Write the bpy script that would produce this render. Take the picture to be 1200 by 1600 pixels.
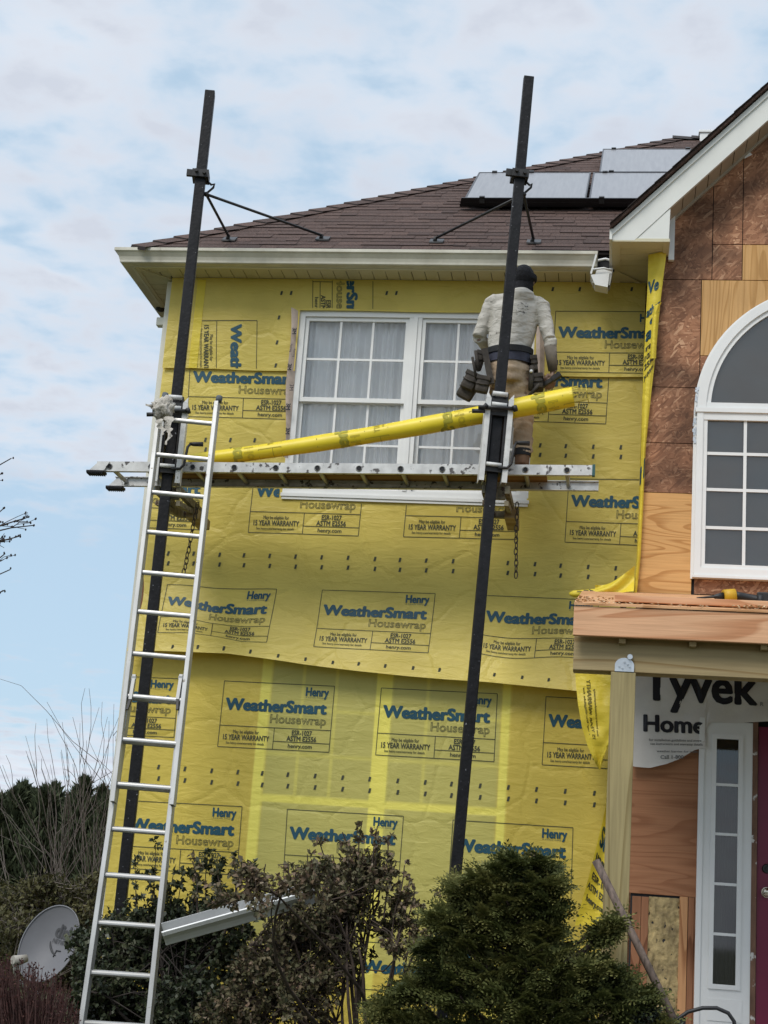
import bpy, bmesh, math, random
import numpy as np
from mathutils import Vector, Matrix, noise
R = math.radians
sc = bpy.context.scene
col = sc.collection
for _o in list(bpy.data.objects): bpy.data.objects.remove(_o)

# ------------------------------------------------------------------ camera
F, DIST, EYE = 2450.0, 11.5, 1.6
def _cam():
    pi, ro, ya = R(14.4), R(4.17), R(8.95)
    cy, sy, cp, sp, cr, sr = math.cos(ya), math.sin(ya), math.cos(pi), math.sin(pi), math.cos(ro), math.sin(ro)
    f = Vector((-sy*cp, cy*cp, sp)); r0 = Vector((cy, sy, 0)); u0 = r0.cross(f)
    return cr*r0+sr*u0, -sr*r0+cr*u0, f
RT, UP, FW = _cam()
CP = Vector((0, -DIST, EYE))
cam = bpy.data.cameras.new('camera'); co = bpy.data.objects.new('camera', cam); col.objects.link(co)
m = Matrix((RT, UP, -FW)).transposed().to_4x4(); m.translation = CP; co.matrix_world = m
cam.sensor_fit = 'VERTICAL'; cam.sensor_height = 36; cam.lens = F/1600*36; cam.clip_end = 2000; cam.clip_start = .1
sc.camera = co
def ray(px, py): return FW*F + RT*(px-600) + UP*(800-py)
def P(px, py, Y=0.0):            # the point of the plane y = Y that the photograph shows at that pixel
    d = ray(px, py); return CP + d*((Y-CP.y)/d.y)
def PX(px, py, X):
    d = ray(px, py); return CP + d*((X-CP.x)/d.x)

# ------------------------------------------------------------------ sky, sun, exposure
SUN_EL, SUN_AZ = R(48), R(205)      # azimuth clockwise from +Y: the sun stands behind the camera, a little to the left
w = bpy.data.worlds.new('World'); sc.world = w; w.use_nodes = True
nt = w.node_tree; N = nt.nodes; L = nt.links
bg = N['Background']; bg.inputs[1].default_value = .1
sky = N.new('ShaderNodeTexSky'); sky.sky_type = 'NISHITA'; sky.sun_disc = False
sky.sun_elevation = SUN_EL; sky.sun_rotation = SUN_AZ; sky.air_density = 1.0; sky.dust_density = 1.0
def wn(t, **k):
    n = N.new(t)
    for a, b in k.items():
        if a[0]=='i' and a[1:].isdigit(): n.inputs[int(a[1:])].default_value = b
        else: setattr(n, a, b)
    return n
def wl(a, b): L.new(a, b)
tc = wn('ShaderNodeTexCoord'); sep = wn('ShaderNodeSeparateXYZ'); wl(tc.outputs['Generated'], sep.inputs[0])
zc = wn('ShaderNodeMath', operation='MAXIMUM', i1=.02); wl(sep.outputs[2], zc.inputs[0])
zc2 = wn('ShaderNodeMath', operation='ADD', i1=.12); wl(zc.outputs[0], zc2.inputs[0])
dx = wn('ShaderNodeMath', operation='DIVIDE'); wl(sep.outputs[0], dx.inputs[0]); wl(zc2.outputs[0], dx.inputs[1])
dy = wn('ShaderNodeMath', operation='DIVIDE'); wl(sep.outputs[1], dy.inputs[0]); wl(zc2.outputs[0], dy.inputs[1])
cv = wn('ShaderNodeCombineXYZ'); wl(dx.outputs[0], cv.inputs[0]); wl(dy.outputs[0], cv.inputs[1])
n1 = wn('ShaderNodeTexNoise'); n1.inputs['Scale'].default_value = 10.5; n1.inputs['Detail'].default_value = 5; n1.inputs['Roughness'].default_value = .52
n1.inputs['Distortion'].default_value = .15
wl(cv.outputs[0], n1.inputs['Vector'])
n2 = wn('ShaderNodeTexNoise'); n2.inputs['Scale'].default_value = 2.8; n2.inputs['Detail'].default_value = 3
wl(cv.outputs[0], n2.inputs['Vector'])
nm = wn('ShaderNodeMath', operation='MULTIPLY_ADD', i1=.70, i2=0.0); wl(n1.outputs[0], nm.inputs[0])
nm2 = wn('ShaderNodeMath', operation='MULTIPLY_ADD', i1=.30); wl(n2.outputs[0], nm2.inputs[0]); wl(nm.outputs[0], nm2.inputs[2])
# cloud cover: thick above about 15 degrees, a clear band near 10, pale cloud at the horizon
cover = wn('ShaderNodeValToRGB'); e = cover.color_ramp; wl(sep.outputs[2], cover.inputs[0])
e.elements[0].position = 0.0; e.elements[0].color = (.56, .56, .56, 1)
for p_, v_ in ((.075, .56), (.115, .36), (.17, .24), (.215, .30), (.26, .47), (.34, .53), (.45, .50), (1.0, .52)):
    q = e.elements.new(p_) if p_ < 1 else e.elements[-1]
    q.position = p_; q.color = (v_, v_, v_, 1)
thr = wn('ShaderNodeMath', operation='ADD'); wl(nm2.outputs[0], thr.inputs[0]); wl(cover.outputs[0], thr.inputs[1])
mr = wn('ShaderNodeMapRange', interpolation_type='SMOOTHSTEP'); mr.inputs[1].default_value = .82; mr.inputs[2].default_value = 1.12
wl(thr.outputs[0], mr.inputs[0])
# cloud brightness: a little grey in the thick parts
cb = wn('ShaderNodeValToRGB'); wl(n1.outputs[0], cb.inputs[0])
cb.color_ramp.elements[0].position = .35; cb.color_ramp.elements[0].color = (6.35, 6.7, 7.25, 1)
cb.color_ramp.elements[1].position = .68; cb.color_ramp.elements[1].color = (4.75, 5.1, 5.8, 1)
# the blue behind: the physical sky, whitened by thin high haze
hz = wn('ShaderNodeMix', data_type='RGBA'); hz.inputs[0].default_value = .78
wl(sky.outputs[0], hz.inputs[6]); hz.inputs[7].default_value = (4.0, 5.35, 6.6, 1)
mx = wn('ShaderNodeMix', data_type='RGBA'); wl(mr.outputs[0], mx.inputs[0]); wl(hz.outputs[2], mx.inputs[6]); wl(cb.outputs[0], mx.inputs[7])
# an overcast sky is brighter overhead than near the horizon
zb_ = wn('ShaderNodeMapRange', interpolation_type='SMOOTHSTEP'); zb_.inputs[1].default_value = .55; zb_.inputs[2].default_value = .95; zb_.inputs[3].default_value = 1.0; zb_.inputs[4].default_value = 1.9
wl(sep.outputs[2], zb_.inputs[0]); vm = wn('ShaderNodeVectorMath', operation='SCALE'); wl(mx.outputs[2], vm.inputs[0]); wl(zb_.outputs[0], vm.inputs['Scale'])
wl(vm.outputs[0], bg.inputs[0])

sun = bpy.data.lights.new('sun', 'SUN'); sun.energy = 1.5; sun.angle = R(22); sun.color = (1, .96, .9)
so = bpy.data.objects.new('sun', sun); col.objects.link(so)
sd = Vector((math.sin(SUN_AZ)*math.cos(SUN_EL), math.cos(SUN_AZ)*math.cos(SUN_EL), math.sin(SUN_EL)))
so.rotation_euler = sd.to_track_quat('Z', 'Y').to_euler(); so.location = (0, -20, 20)
vs = sc.view_settings; vs.view_transform = 'Standard'; vs.look = 'None'; vs.exposure = 0.44; vs.gamma = 1
sc.cycles.max_bounces = 6; sc.cycles.transparent_max_bounces = 12; sc.cycles.use_denoising = True

# ------------------------------------------------------------------ mesh helpers
random.seed(4)
class MB:
    """collects vertices and faces, then becomes ONE mesh object"""
    def __init__(s): s.v = []; s.f = []; s.mi = []; s.c = []; s.uv = None; s.sm = []
    def add(s, vs, fs, mi=0, c=None, smooth=False):
        o = len(s.v); s.v += [Vector(a) for a in vs]
        for f in fs:
            s.f.append([o+i for i in f]); s.mi.append(mi); s.c.append(c); s.sm.append(smooth)
        return s
    def box(s, a, b, mi=0, c=None, M=None):
        x0, y0, z0 = a; x1, y1, z1 = b
        v = [(x0,y0,z0),(x1,y0,z0),(x1,y1,z0),(x0,y1,z0),(x0,y0,z1),(x1,y0,z1),(x1,y1,z1),(x0,y1,z1)]
        if M is not None: v = [M @ Vector(p) for p in v]
        return s.add(v, [(0,3,2,1),(4,5,6,7),(0,1,5,4),(1,2,6,5),(2,3,7,6),(3,0,4,7)], mi, c)
    def bbox(s, a, b, bev=.004, mi=0, c=None, M=None):
        bm = bmesh.new()
        x0,y0,z0=a; x1,y1,z1=b
        mm = Matrix.Translation(((x0+x1)/2,(y0+y1)/2,(z0+z1)/2)) @ Matrix.Diagonal((x1-x0,y1-y0,z1-z0,1))
        bmesh.ops.create_cube(bm, size=1, matrix=mm)
        bmesh.ops.bevel(bm, geom=bm.edges[:], offset=bev, segments=2, affect='EDGES', profile=.6)
        return s.bm(bm, mi, c, M)
    def bm(s, bm, mi=0, c=None, M=None, smooth=False):
        bm.verts.index_update(); o = len(s.v)
        for v in bm.verts: s.v.append((M @ v.co) if M is not None else v.co.copy())
        for f in bm.faces:
            s.f.append([o+v.index for v in f.verts]); s.mi.append(mi); s.c.append(c); s.sm.append(smooth)
        bm.free(); return s
    def bar(s, p, q, w, h, mi=0, c=None, upv=(0,0,1)):
        """box beam from p to q: w across, h along upv"""
        p, q = Vector(p), Vector(q); d = (q-p); l = d.length; d.normalize(); u = Vector(upv); x = d.cross(u).normalized(); u = x.cross(d)
        M = Matrix((x, d, u)).transposed().to_4x4(); M.translation = p
        return s.box((-w/2,0,-h/2),(w/2,l,h/2), mi, c, M)
    def tube(s, pts, r, n=8, mi=0, c=None, cap=True, smooth=True, flat=1.0):
        pts = [Vector(p) for p in pts]; o = len(s.v); k = len(pts)
        if not hasattr(r, '__len__'): r = [r]*k
        ref = None
        for i, p in enumerate(pts):
            d = (pts[min(i+1,k-1)]-pts[max(i-1,0)]).normalized()
            if ref is None:
                ref = Vector((0,0,1)) if abs(d.z) < .9 else Vector((1,0,0))
            x = d.cross(ref).normalized(); y = x.cross(d).normalized(); ref = y
            for j in range(n):
                a = 2*math.pi*j/n; s.v.append(p + x*math.cos(a)*r[i] + y*math.sin(a)*r[i]*flat)
        for i in range(k-1):
            for j in range(n):
                a=o+i*n+j; b=o+i*n+(j+1)%n
                s.f.append([a,b,b+n,a+n]); s.mi.append(mi); s.c.append(c); s.sm.append(smooth)
        if cap:
            for i, rev in ((0,True),(k-1,False)):
                ids=[o+i*n+j for j in range(n)]
                s.f.append(ids if not rev else ids[::-1]); s.mi.append(mi); s.c.append(c); s.sm.append(False)
        return s
    def prism(s, poly, ext, mi=0, c=None):
        """polygon (3-D points) pushed along the vector ext"""
        n=len(poly); a=[Vector(p) for p in poly]; e_=Vector(ext); b=[p+e_ for p in a]
        return s.add(a+b, [list(range(n))[::-1], list(range(n,2*n))]+[[i,(i+1)%n,n+(i+1)%n,n+i] for i in range(n)], mi, c)
    def ball(s, c0, r, seg=12, mi=0, c=None, M=None):
        bm = bmesh.new(); bmesh.ops.create_uvsphere(bm, u_segments=seg, v_segments=max(6,seg//2), radius=1)
        if not hasattr(r,'__len__'): r=(r,r,r)
        mm = Matrix.Translation(c0) @ (M.to_4x4() if M is not None else Matrix.Identity(4)) @ Matrix.Diagonal((*r,1))
        return s.bm(bm, mi, c, mm, True)
    def build(s, name, mats, parent=None, loc=None, clip=None):
        if not isinstance(mats,(list,tuple)): mats=[mats]
        me = bpy.data.meshes.new(name)
        base = Vector(loc) if loc is not None else (ORG[parent.name] if parent is not None else Vector((0,0,0)))
        me.from_pydata([tuple(p-base) for p in s.v], [], s.f)
        for mt in mats: me.materials.append(mt)
        me.polygons.foreach_set('material_index', s.mi)
        me.polygons.foreach_set('use_smooth', s.sm)
        if any(c is not None for c in s.c):
            at = me.attributes.new('tint','FLOAT','FACE'); at.data.foreach_set('value',[(.5 if c is None else c) for c in s.c])
        me.update()
        return link(name, me, parent, base)
ORG = {}
def link(name, me, parent=None, base=Vector((0,0,0))):
    o = bpy.data.objects.new(name, me); col.objects.link(o)
    if parent is not None: o.parent = parent
    else: o.location = base
    ORG[o.name] = Vector(base); return o
def tag(o, label=None, cat=None, group=None, kind=None):
    if label: o['label']=label
    if cat: o['category']=cat
    if group: o['group']=group
    if kind: o['kind']=kind
    return o
def thing(name, loc, label, cat, group=None):
    o = bpy.data.objects.new(name, None); col.objects.link(o); o.location = loc; o.empty_display_size=.1
    ORG[o.name]=Vector(loc); return tag(o,label,cat,group)
def npmesh(name, verts, faces, mat_, parent=None, tint=None, base=None, smooth=False):
    """big leaf meshes: verts (n,3), quads (m,4) as numpy arrays"""
    me = bpy.data.meshes.new(name)
    b = np.array(ORG[parent.name]) if parent is not None else (np.zeros(3) if base is None else np.array(base))
    v = (verts-b).astype(np.float32); n=len(v); k=len(faces); w_=faces.shape[1]
    me.vertices.add(n); me.vertices.foreach_set('co', v.ravel())
    me.loops.add(k*w_); me.loops.foreach_set('vertex_index', faces.astype(np.int32).ravel())
    me.polygons.add(k); me.polygons.foreach_set('loop_start', np.arange(0,k*w_,w_,dtype=np.int32))
    me.update(calc_edges=True); me.materials.append(mat_)
    if tint is not None:
        at=me.attributes.new('tint','FLOAT','FACE'); at.data.foreach_set('value', np.asarray(tint,dtype=np.float32))
    if smooth: me.polygons.foreach_set('use_smooth',[True]*k)
    me.validate()
    return link(name, me, parent, Vector(b))

# ------------------------------------------------------------------ materials
def new_mat(name):
    mt = bpy.data.materials.new(name); mt.use_nodes=True; return mt, mt.node_tree.nodes, mt.node_tree.links, mt.node_tree.nodes['Principled BSDF']
def rgb(h):
    h=h.lstrip('#'); c=[int(h[i:i+2],16)/255 for i in (0,2,4)]
    return tuple((x/12.92 if x<=.04045 else ((x+.055)/1.055)**2.4) for x in c)
def mat(name, c, rough=.6, var=.12, scale=6, stretch=(1,1,1), c2=None, bump=0.0, bscale=None, metal=0.0, spec=.4, tint=0.0, spots=None, detail=6, spot_scale=30, spot_t=.66, trans=0.0, sheen=0):
    """principled with noise-varied colour; tint = how much the per-face attribute shifts the value; spots = colour of small marks"""
    mt,n,l,b = new_mat(name)
    tc=n.new('ShaderNodeTexCoord'); mp=n.new('ShaderNodeMapping'); mp.inputs['Scale'].default_value=stretch
    l.new(tc.outputs['Object'],mp.inputs[0])
    nz=n.new('ShaderNodeTexNoise'); nz.inputs['Scale'].default_value=scale; nz.inputs['Detail'].default_value=detail; nz.inputs['Roughness'].default_value=.6
    l.new(mp.outputs[0],nz.inputs['Vector'])
    c=tuple(c); c2=c2 or tuple(max(0,x*(1-2.2*var)) for x in c)
    cr=n.new('ShaderNodeValToRGB'); cr.color_ramp.elements[0].position=.3; cr.color_ramp.elements[1].position=.7
    cr.color_ramp.elements[0].color=(*c2,1); cr.color_ramp.elements[1].color=(*[min(1,x*(1+var*.6)) for x in c],1)
    l.new(nz.outputs[0],cr.inputs[0]); out=cr.outputs[0]
    if spots:
        z2=n.new('ShaderNodeTexNoise'); z2.inputs['Scale'].default_value=spot_scale; z2.inputs['Detail'].default_value=4
        l.new(tc.outputs['Object'],z2.inputs['Vector'])
        r2=n.new('ShaderNodeMapRange'); r2.inputs[1].default_value=spot_t; r2.inputs[2].default_value=spot_t+.05; l.new(z2.outputs[0],r2.inputs[0])
        mx=n.new('ShaderNodeMix'); mx.data_type='RGBA'; l.new(r2.outputs[0],mx.inputs[0]); l.new(out,mx.inputs[6]); mx.inputs[7].default_value=(*spots,1); out=mx.outputs[2]
    if tint:
        at=n.new('ShaderNodeAttribute'); at.attribute_name='tint'
        r3=n.new('ShaderNodeMapRange'); r3.inputs[3].default_value=1-tint; r3.inputs[4].default_value=1+tint; l.new(at.outputs['Fac'],r3.inputs[0])
        hs=n.new('ShaderNodeHueSaturation'); l.new(r3.outputs[0],hs.inputs['Value']); l.new(out,hs.inputs['Color']); out=hs.outputs[0]
    l.new(out,b.inputs['Base Color'])
    b.inputs['Roughness'].default_value=rough; b.inputs['Metallic'].default_value=metal
    b.inputs['Specular IOR Level'].default_value=spec
    if bump:
        zb=n.new('ShaderNodeTexNoise'); zb.inputs['Scale'].default_value=bscale or scale*3; zb.inputs['Detail'].default_value=4
        l.new(mp.outputs[0],zb.inputs['Vector'])
        bp=n.new('ShaderNodeBump'); bp.inputs['Strength'].default_value=min(1,bump); bp.inputs['Distance'].default_value=.02
        l.new(zb.outputs[0],bp.inputs['Height']); l.new(bp.outputs[0],b.inputs['Normal'])
    if trans:
        tr=n.new('ShaderNodeBsdfTranslucent'); l.new(out,tr.inputs[0]); ms=n.new('ShaderNodeMixShader'); ms.inputs[0].default_value=trans
        l.new(b.outputs[0],ms.inputs[1]); l.new(tr.outputs[0],ms.inputs[2]); l.new(ms.outputs[0],n['Material Output'].inputs[0])
    return mt

def wood(name, light, dark, axis=0, ring=9.0, dist=5.0, rough=.75, knots=True, stretch=.12, fine=.35, tint=0.0):
    """sawn wood: distorted growth bands along an axis, fine grain, a few knots"""
    mt,n,l,b=new_mat(name)
    tc=n.new('ShaderNodeTexCoord'); mp=n.new('ShaderNodeMapping'); s_=[1,1,1]; s_[axis]=stretch; mp.inputs['Scale'].default_value=s_
    l.new(tc.outputs['Object'],mp.inputs[0])
    nz=n.new('ShaderNodeTexNoise'); nz.inputs['Scale'].default_value=3.0; nz.inputs['Detail'].default_value=2; nz.inputs['Distortion'].default_value=.6; l.new(mp.outputs[0],nz.inputs['Vector'])
    ml=n.new('ShaderNodeMath'); ml.operation='MULTIPLY'; ml.inputs[1].default_value=ring*dist/2; l.new(nz.outputs[0],ml.inputs[0])
    sn=n.new('ShaderNodeMath'); sn.operation='FRACT'; l.new(ml.outputs[0],sn.inputs[0])
    cr=n.new('ShaderNodeValToRGB'); cr.color_ramp.elements[0].color=(*light,1); cr.color_ramp.elements[1].color=(*light,1)
    for p_,c_ in ((.55,light),(.86,dark),(.95,dark)):
        q=cr.color_ramp.elements.new(p_); q.color=(*c_,1)
    l.new(sn.outputs[0],cr.inputs[0])
    mp2=n.new('ShaderNodeMapping'); s2=[70,70,70]; s2[axis]=2.5; mp2.inputs['Scale'].default_value=s2; l.new(tc.outputs['Object'],mp2.inputs[0])
    n2=n.new('ShaderNodeTexNoise'); n2.inputs['Scale'].default_value=1; n2.inputs['Detail'].default_value=3; l.new(mp2.outputs[0],n2.inputs['Vector'])
    mx=n.new('ShaderNodeMix'); mx.data_type='RGBA'; mx.blend_type='MULTIPLY'; mx.inputs[0].default_value=fine
    l.new(cr.outputs[0],mx.inputs[6]); l.new(n2.outputs[0],mx.inputs[7]); out=mx.outputs[2]
    n3=n.new('ShaderNodeTexNoise'); n3.inputs['Scale'].default_value=1.7; n3.inputs['Detail'].default_value=3; l.new(tc.outputs['Object'],n3.inputs['Vector'])
    m3=n.new('ShaderNodeMix'); m3.data_type='RGBA'; m3.blend_type='MULTIPLY'; m3.inputs[0].default_value=.35; l.new(out,m3.inputs[6]); l.new(n3.outputs[0],m3.inputs[7]); out=m3.outputs[2]
    hs=n.new('ShaderNodeHueSaturation'); hs.inputs['Value'].default_value=1.45; l.new(out,hs.inputs['Color']); out=hs.outputs[0]
    if tint:
        at=n.new('ShaderNodeAttribute'); at.attribute_name='tint'
        r3=n.new('ShaderNodeMapRange'); r3.inputs[3].default_value=1.45*(1-tint); r3.inputs[4].default_value=1.45*(1+tint); l.new(at.outputs['Fac'],r3.inputs[0]); l.new(r3.outputs[0],hs.inputs['Value'])
    if knots:
        vo=n.new('ShaderNodeTexVoronoi'); vo.inputs['Scale'].default_value=4.2; l.new(tc.outputs['Object'],vo.inputs['Vector'])
        kr=n.new('ShaderNodeMapRange'); kr.inputs[1].default_value=.07; kr.inputs[2].default_value=.035; l.new(vo.outputs['Distance'],kr.inputs[0])
        mk=n.new('ShaderNodeMix'); mk.data_type='RGBA'; l.new(kr.outputs[0],mk.inputs[0]); l.new(out,mk.inputs[6]); mk.inputs[7].default_value=(*[x*.35 for x in dark],1); out=mk.outputs[2]
    l.new(out,b.inputs['Base Color']); b.inputs['Roughness'].default_value=rough; b.inputs['Specular IOR Level'].default_value=.25
    bp=n.new('ShaderNodeBump'); bp.inputs['Strength'].default_value=.25; bp.inputs['Distance'].default_value=.01; l.new(n2.outputs[0],bp.inputs['Height']); l.new(bp.outputs[0],b.inputs['Normal'])
    return mt

def osb(name):
    """weathered strand board: strands lying every way, blotchy stains, pale scuffs"""
    mt,n,l,b=new_mat(name); tc=n.new('ShaderNodeTexCoord')
    acc=None
    ng=n.new('ShaderNodeTexNoise'); ng.inputs['Scale'].default_value=6; ng.inputs['Detail'].default_value=3; l.new(tc.outputs['Object'],ng.inputs['Vector'])
    ad=n.new('ShaderNodeMix'); ad.data_type='VECTOR'; ad.inputs[0].default_value=.05; l.new(tc.outputs['Object'],ad.inputs[4]); l.new(ng.outputs['Color'],ad.inputs[5])
    for k,(ang,sc_) in enumerate(((20,1.0),(-35,1.15),(72,.9),(-68,1.1),(3,1.3),(48,1.0))):
        m0=n.new('ShaderNodeMapping'); m0.inputs['Rotation'].default_value=(0,R(ang),0); l.new(ad.outputs[1],m0.inputs[0])
        mp=n.new('ShaderNodeMapping'); mp.inputs['Scale'].default_value=(13*sc_,1,62*sc_); mp.inputs['Location'].default_value=(k*3.1,0,k*1.7)
        l.new(m0.outputs[0],mp.inputs[0])
        vo=n.new('ShaderNodeTexVoronoi'); vo.inputs['Scale'].default_value=1; l.new(mp.outputs[0],vo.inputs['Vector'])
        sp=n.new('ShaderNodeSeparateColor'); l.new(vo.outputs['Color'],sp.inputs[0])
        if acc is None: acc=sp.outputs[0]
        else:
            m_=n.new('ShaderNodeMix'); m_.data_type='FLOAT'; mk=n.new('ShaderNodeMath'); mk.operation='GREATER_THAN'; mk.inputs[1].default_value=.66; l.new(sp.outputs[1],mk.inputs[0])
            l.new(mk.outputs[0],m_.inputs[0]); l.new(acc,m_.inputs[2]); l.new(sp.outputs[0],m_.inputs[3]); acc=m_.outputs[0]
    cr=n.new('ShaderNodeValToRGB'); l.new(acc,cr.inputs[0]); cr.color_ramp.elements[0].color=(.16,.07,.036,1); cr.color_ramp.elements[1].color=(.46,.27,.16,1)
    for p_,c_ in ((.3,(.22,.10,.052)),(.6,(.26,.122,.064)),(.86,(.31,.155,.085)),(.95,(.39,.21,.12))):
        q=cr.color_ramp.elements.new(p_); q.color=(*c_,1)
    ns=n.new('ShaderNodeTexNoise'); ns.inputs['Scale'].default_value=3.2; ns.inputs['Detail'].default_value=5; l.new(tc.outputs['Object'],ns.inputs['Vector'])
    r1=n.new('ShaderNodeMapRange'); r1.inputs[1].default_value=.36; r1.inputs[2].default_value=.62; r1.inputs[3].default_value=.55; r1.inputs[4].default_value=1.42; l.new(ns.outputs[0],r1.inputs[0])
    hs=n.new('ShaderNodeHueSaturation'); l.new(r1.outputs[0],hs.inputs['Value']); l.new(cr.outputs[0],hs.inputs['Color'])
    sc2=n.new('ShaderNodeTexNoise'); sc2.inputs['Scale'].default_value=11; sc2.inputs['Detail'].default_value=8; sc2.inputs['Roughness'].default_value=.75; l.new(tc.outputs['Object'],sc2.inputs['Vector'])
    r2=n.new('ShaderNodeMapRange'); r2.inputs[1].default_value=.63; r2.inputs[2].default_value=.72; r2.inputs[4].default_value=.65; l.new(sc2.outputs[0],r2.inputs[0])
    mx=n.new('ShaderNodeMix'); mx.data_type='RGBA'; l.new(r2.outputs[0],mx.inputs[0]); l.new(hs.outputs[0],mx.inputs[6]); mx.inputs[7].default_value=(.42,.25,.16,1)
    l.new(mx.outputs[2],b.inputs['Base Color']); b.inputs['Roughness'].default_value=.7; b.inputs['Specular IOR Level'].default_value=.3
    bp=n.new('ShaderNodeBump'); bp.inputs['Strength'].default_value=.5; bp.inputs['Distance'].default_value=.004; l.new(acc,bp.inputs['Height']); l.new(bp.outputs[0],b.inputs['Normal'])
    return mt

def wrap_mat(name, base, glass=None, bright=None):
    """yellow house wrap film; attributes 'bar' and 'glass' mark where white casing or dark glass shows through the film"""
    mt,n,l,b=new_mat(name); tc=n.new('ShaderNodeTexCoord')
    nz=n.new('ShaderNodeTexNoise'); nz.inputs['Scale'].default_value=1.6; nz.inputs['Detail'].default_value=6; nz.inputs['Roughness'].default_value=.6; l.new(tc.outputs['Object'],nz.inputs['Vector'])
    cr=n.new('ShaderNodeValToRGB'); cr.color_ramp.elements[0].position=.3; cr.color_ramp.elements[1].position=.72
    cr.color_ramp.elements[0].color=(*[x*y for x,y in zip(base,(.86,.84,.80))],1); cr.color_ramp.elements[1].color=(*[x*y for x,y in zip(base,(1.08,1.08,1.1))],1)
    l.new(nz.outputs[0],cr.inputs[0]); out=cr.outputs[0]
    for an,c_ in (('glass',glass),('bar',bright)):
        if c_ is None: continue
        at=n.new('ShaderNodeAttribute'); at.attribute_name=an
        mx=n.new('ShaderNodeMix'); mx.data_type='RGBA'; l.new(at.outputs['Fac'],mx.inputs[0]); l.new(out,mx.inputs[6]); mx.inputs[7].default_value=(*c_,1); out=mx.outputs[2]
    l.new(out,b.inputs['Base Color']); b.inputs['Roughness'].default_value=.42; b.inputs['Specular IOR Level'].default_value=.35
    mp=n.new('ShaderNodeMapping'); mp.inputs['Scale'].default_value=(.8,1,2.6); l.new(tc.outputs['Object'],mp.inputs[0])
    zb=n.new('ShaderNodeTexNoise'); zb.inputs['Scale'].default_value=7; zb.inputs['Detail'].default_value=7; zb.inputs['Roughness'].default_value=.55; zb.inputs['Distortion'].default_value=.8; l.new(mp.outputs[0],zb.inputs['Vector'])
    bp=n.new('ShaderNodeBump'); bp.inputs['Strength'].default_value=.40; bp.inputs['Distance'].default_value=.017; l.new(zb.outputs[0],bp.inputs['Height'])
    zc_=n.new('ShaderNodeTexVoronoi'); zc_.feature='DISTANCE_TO_EDGE'; zc_.inputs['Scale'].default_value=2.3; 
    zd=n.new('ShaderNodeMix'); zd.data_type='VECTOR'; zd.inputs[0].default_value=.25; l.new(tc.outputs['Object'],zd.inputs[4]); l.new(nz.outputs['Color'],zd.inputs[5]); l.new(zd.outputs[1],zc_.inputs['Vector'])
    rr=n.new('ShaderNodeMapRange'); rr.inputs[2].default_value=.05; l.new(zc_.outputs[0],rr.inputs[0])
    b2=n.new('ShaderNodeBump'); b2.inputs['Strength'].default_value=.28; b2.inputs['Distance'].default_value=.012; l.new(rr.outputs[0],b2.inputs['Height']); l.new(bp.outputs[0],b2.inputs['Normal'])
    l.new(b2.outputs[0],b.inputs['Normal'])
    tr=n.new('ShaderNodeBsdfTranslucent'); l.new(out,tr.inputs[0]); ms=n.new('ShaderNodeMixShader'); ms.inputs[0].default_value=.18
    l.new(b.outputs[0],ms.inputs[1]); l.new(tr.outputs[0],ms.inputs[2]); l.new(ms.outputs[0],n['Material Output'].inputs[0])
    return mt

def glass_mat(name, refl=.12, tintc=(.9,.92,.93)):
    mt,n,l,b=new_mat(name); n.remove(b)
    t=n.new('ShaderNodeBsdfTransparent'); t.inputs[0].default_value=(*tintc,1)
    g=n.new('ShaderNodeBsdfGlossy'); g.inputs['Roughness'].default_value=.03
    fr=n.new('ShaderNodeLayerWeight'); fr.inputs[0].default_value=.35
    mr_=n.new('ShaderNodeMapRange'); mr_.inputs[3].default_value=refl; mr_.inputs[4].default_value=.9; l.new(fr.outputs['Fresnel'],mr_.inputs[0])
    ms=n.new('ShaderNodeMixShader'); l.new(mr_.outputs[0],ms.inputs[0]); l.new(t.outputs[0],ms.inputs[1]); l.new(g.outputs[0],ms.inputs[2]); l.new(ms.outputs[0],n['Material Output'].inputs[0])
    return mt

def leaf_mat(name, cols, rough=.55, trans=.25, spec=.3):
    """leaves: the per-leaf attribute picks from a row of leaf colours"""
    mt,n,l,b=new_mat(name)
    at=n.new('ShaderNodeAttribute'); at.attribute_name='tint'
    cr=n.new('ShaderNodeValToRGB'); k=len(cols)
    cr.color_ramp.elements[0].color=(*cols[0],1); cr.color_ramp.elements[1].color=(*cols[-1],1)
    for i in range(1,k-1):
        q=cr.color_ramp.elements.new(i/(k-1)); q.color=(*cols[i],1)
    l.new(at.outputs['Fac'],cr.inputs[0]); l.new(cr.outputs[0],b.inputs['Base Color']); b.inputs['Roughness'].default_value=rough; b.inputs['Specular IOR Level'].default_value=spec
    tr=n.new('ShaderNodeBsdfTranslucent'); l.new(cr.outputs[0],tr.inputs[0]); ms=n.new('ShaderNodeMixShader'); ms.inputs[0].default_value=trans
    l.new(b.outputs[0],ms.inputs[1]); l.new(tr.outputs[0],ms.inputs[2]); l.new(ms.outputs[0],n['Material Output'].inputs[0])
    return mt

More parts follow.
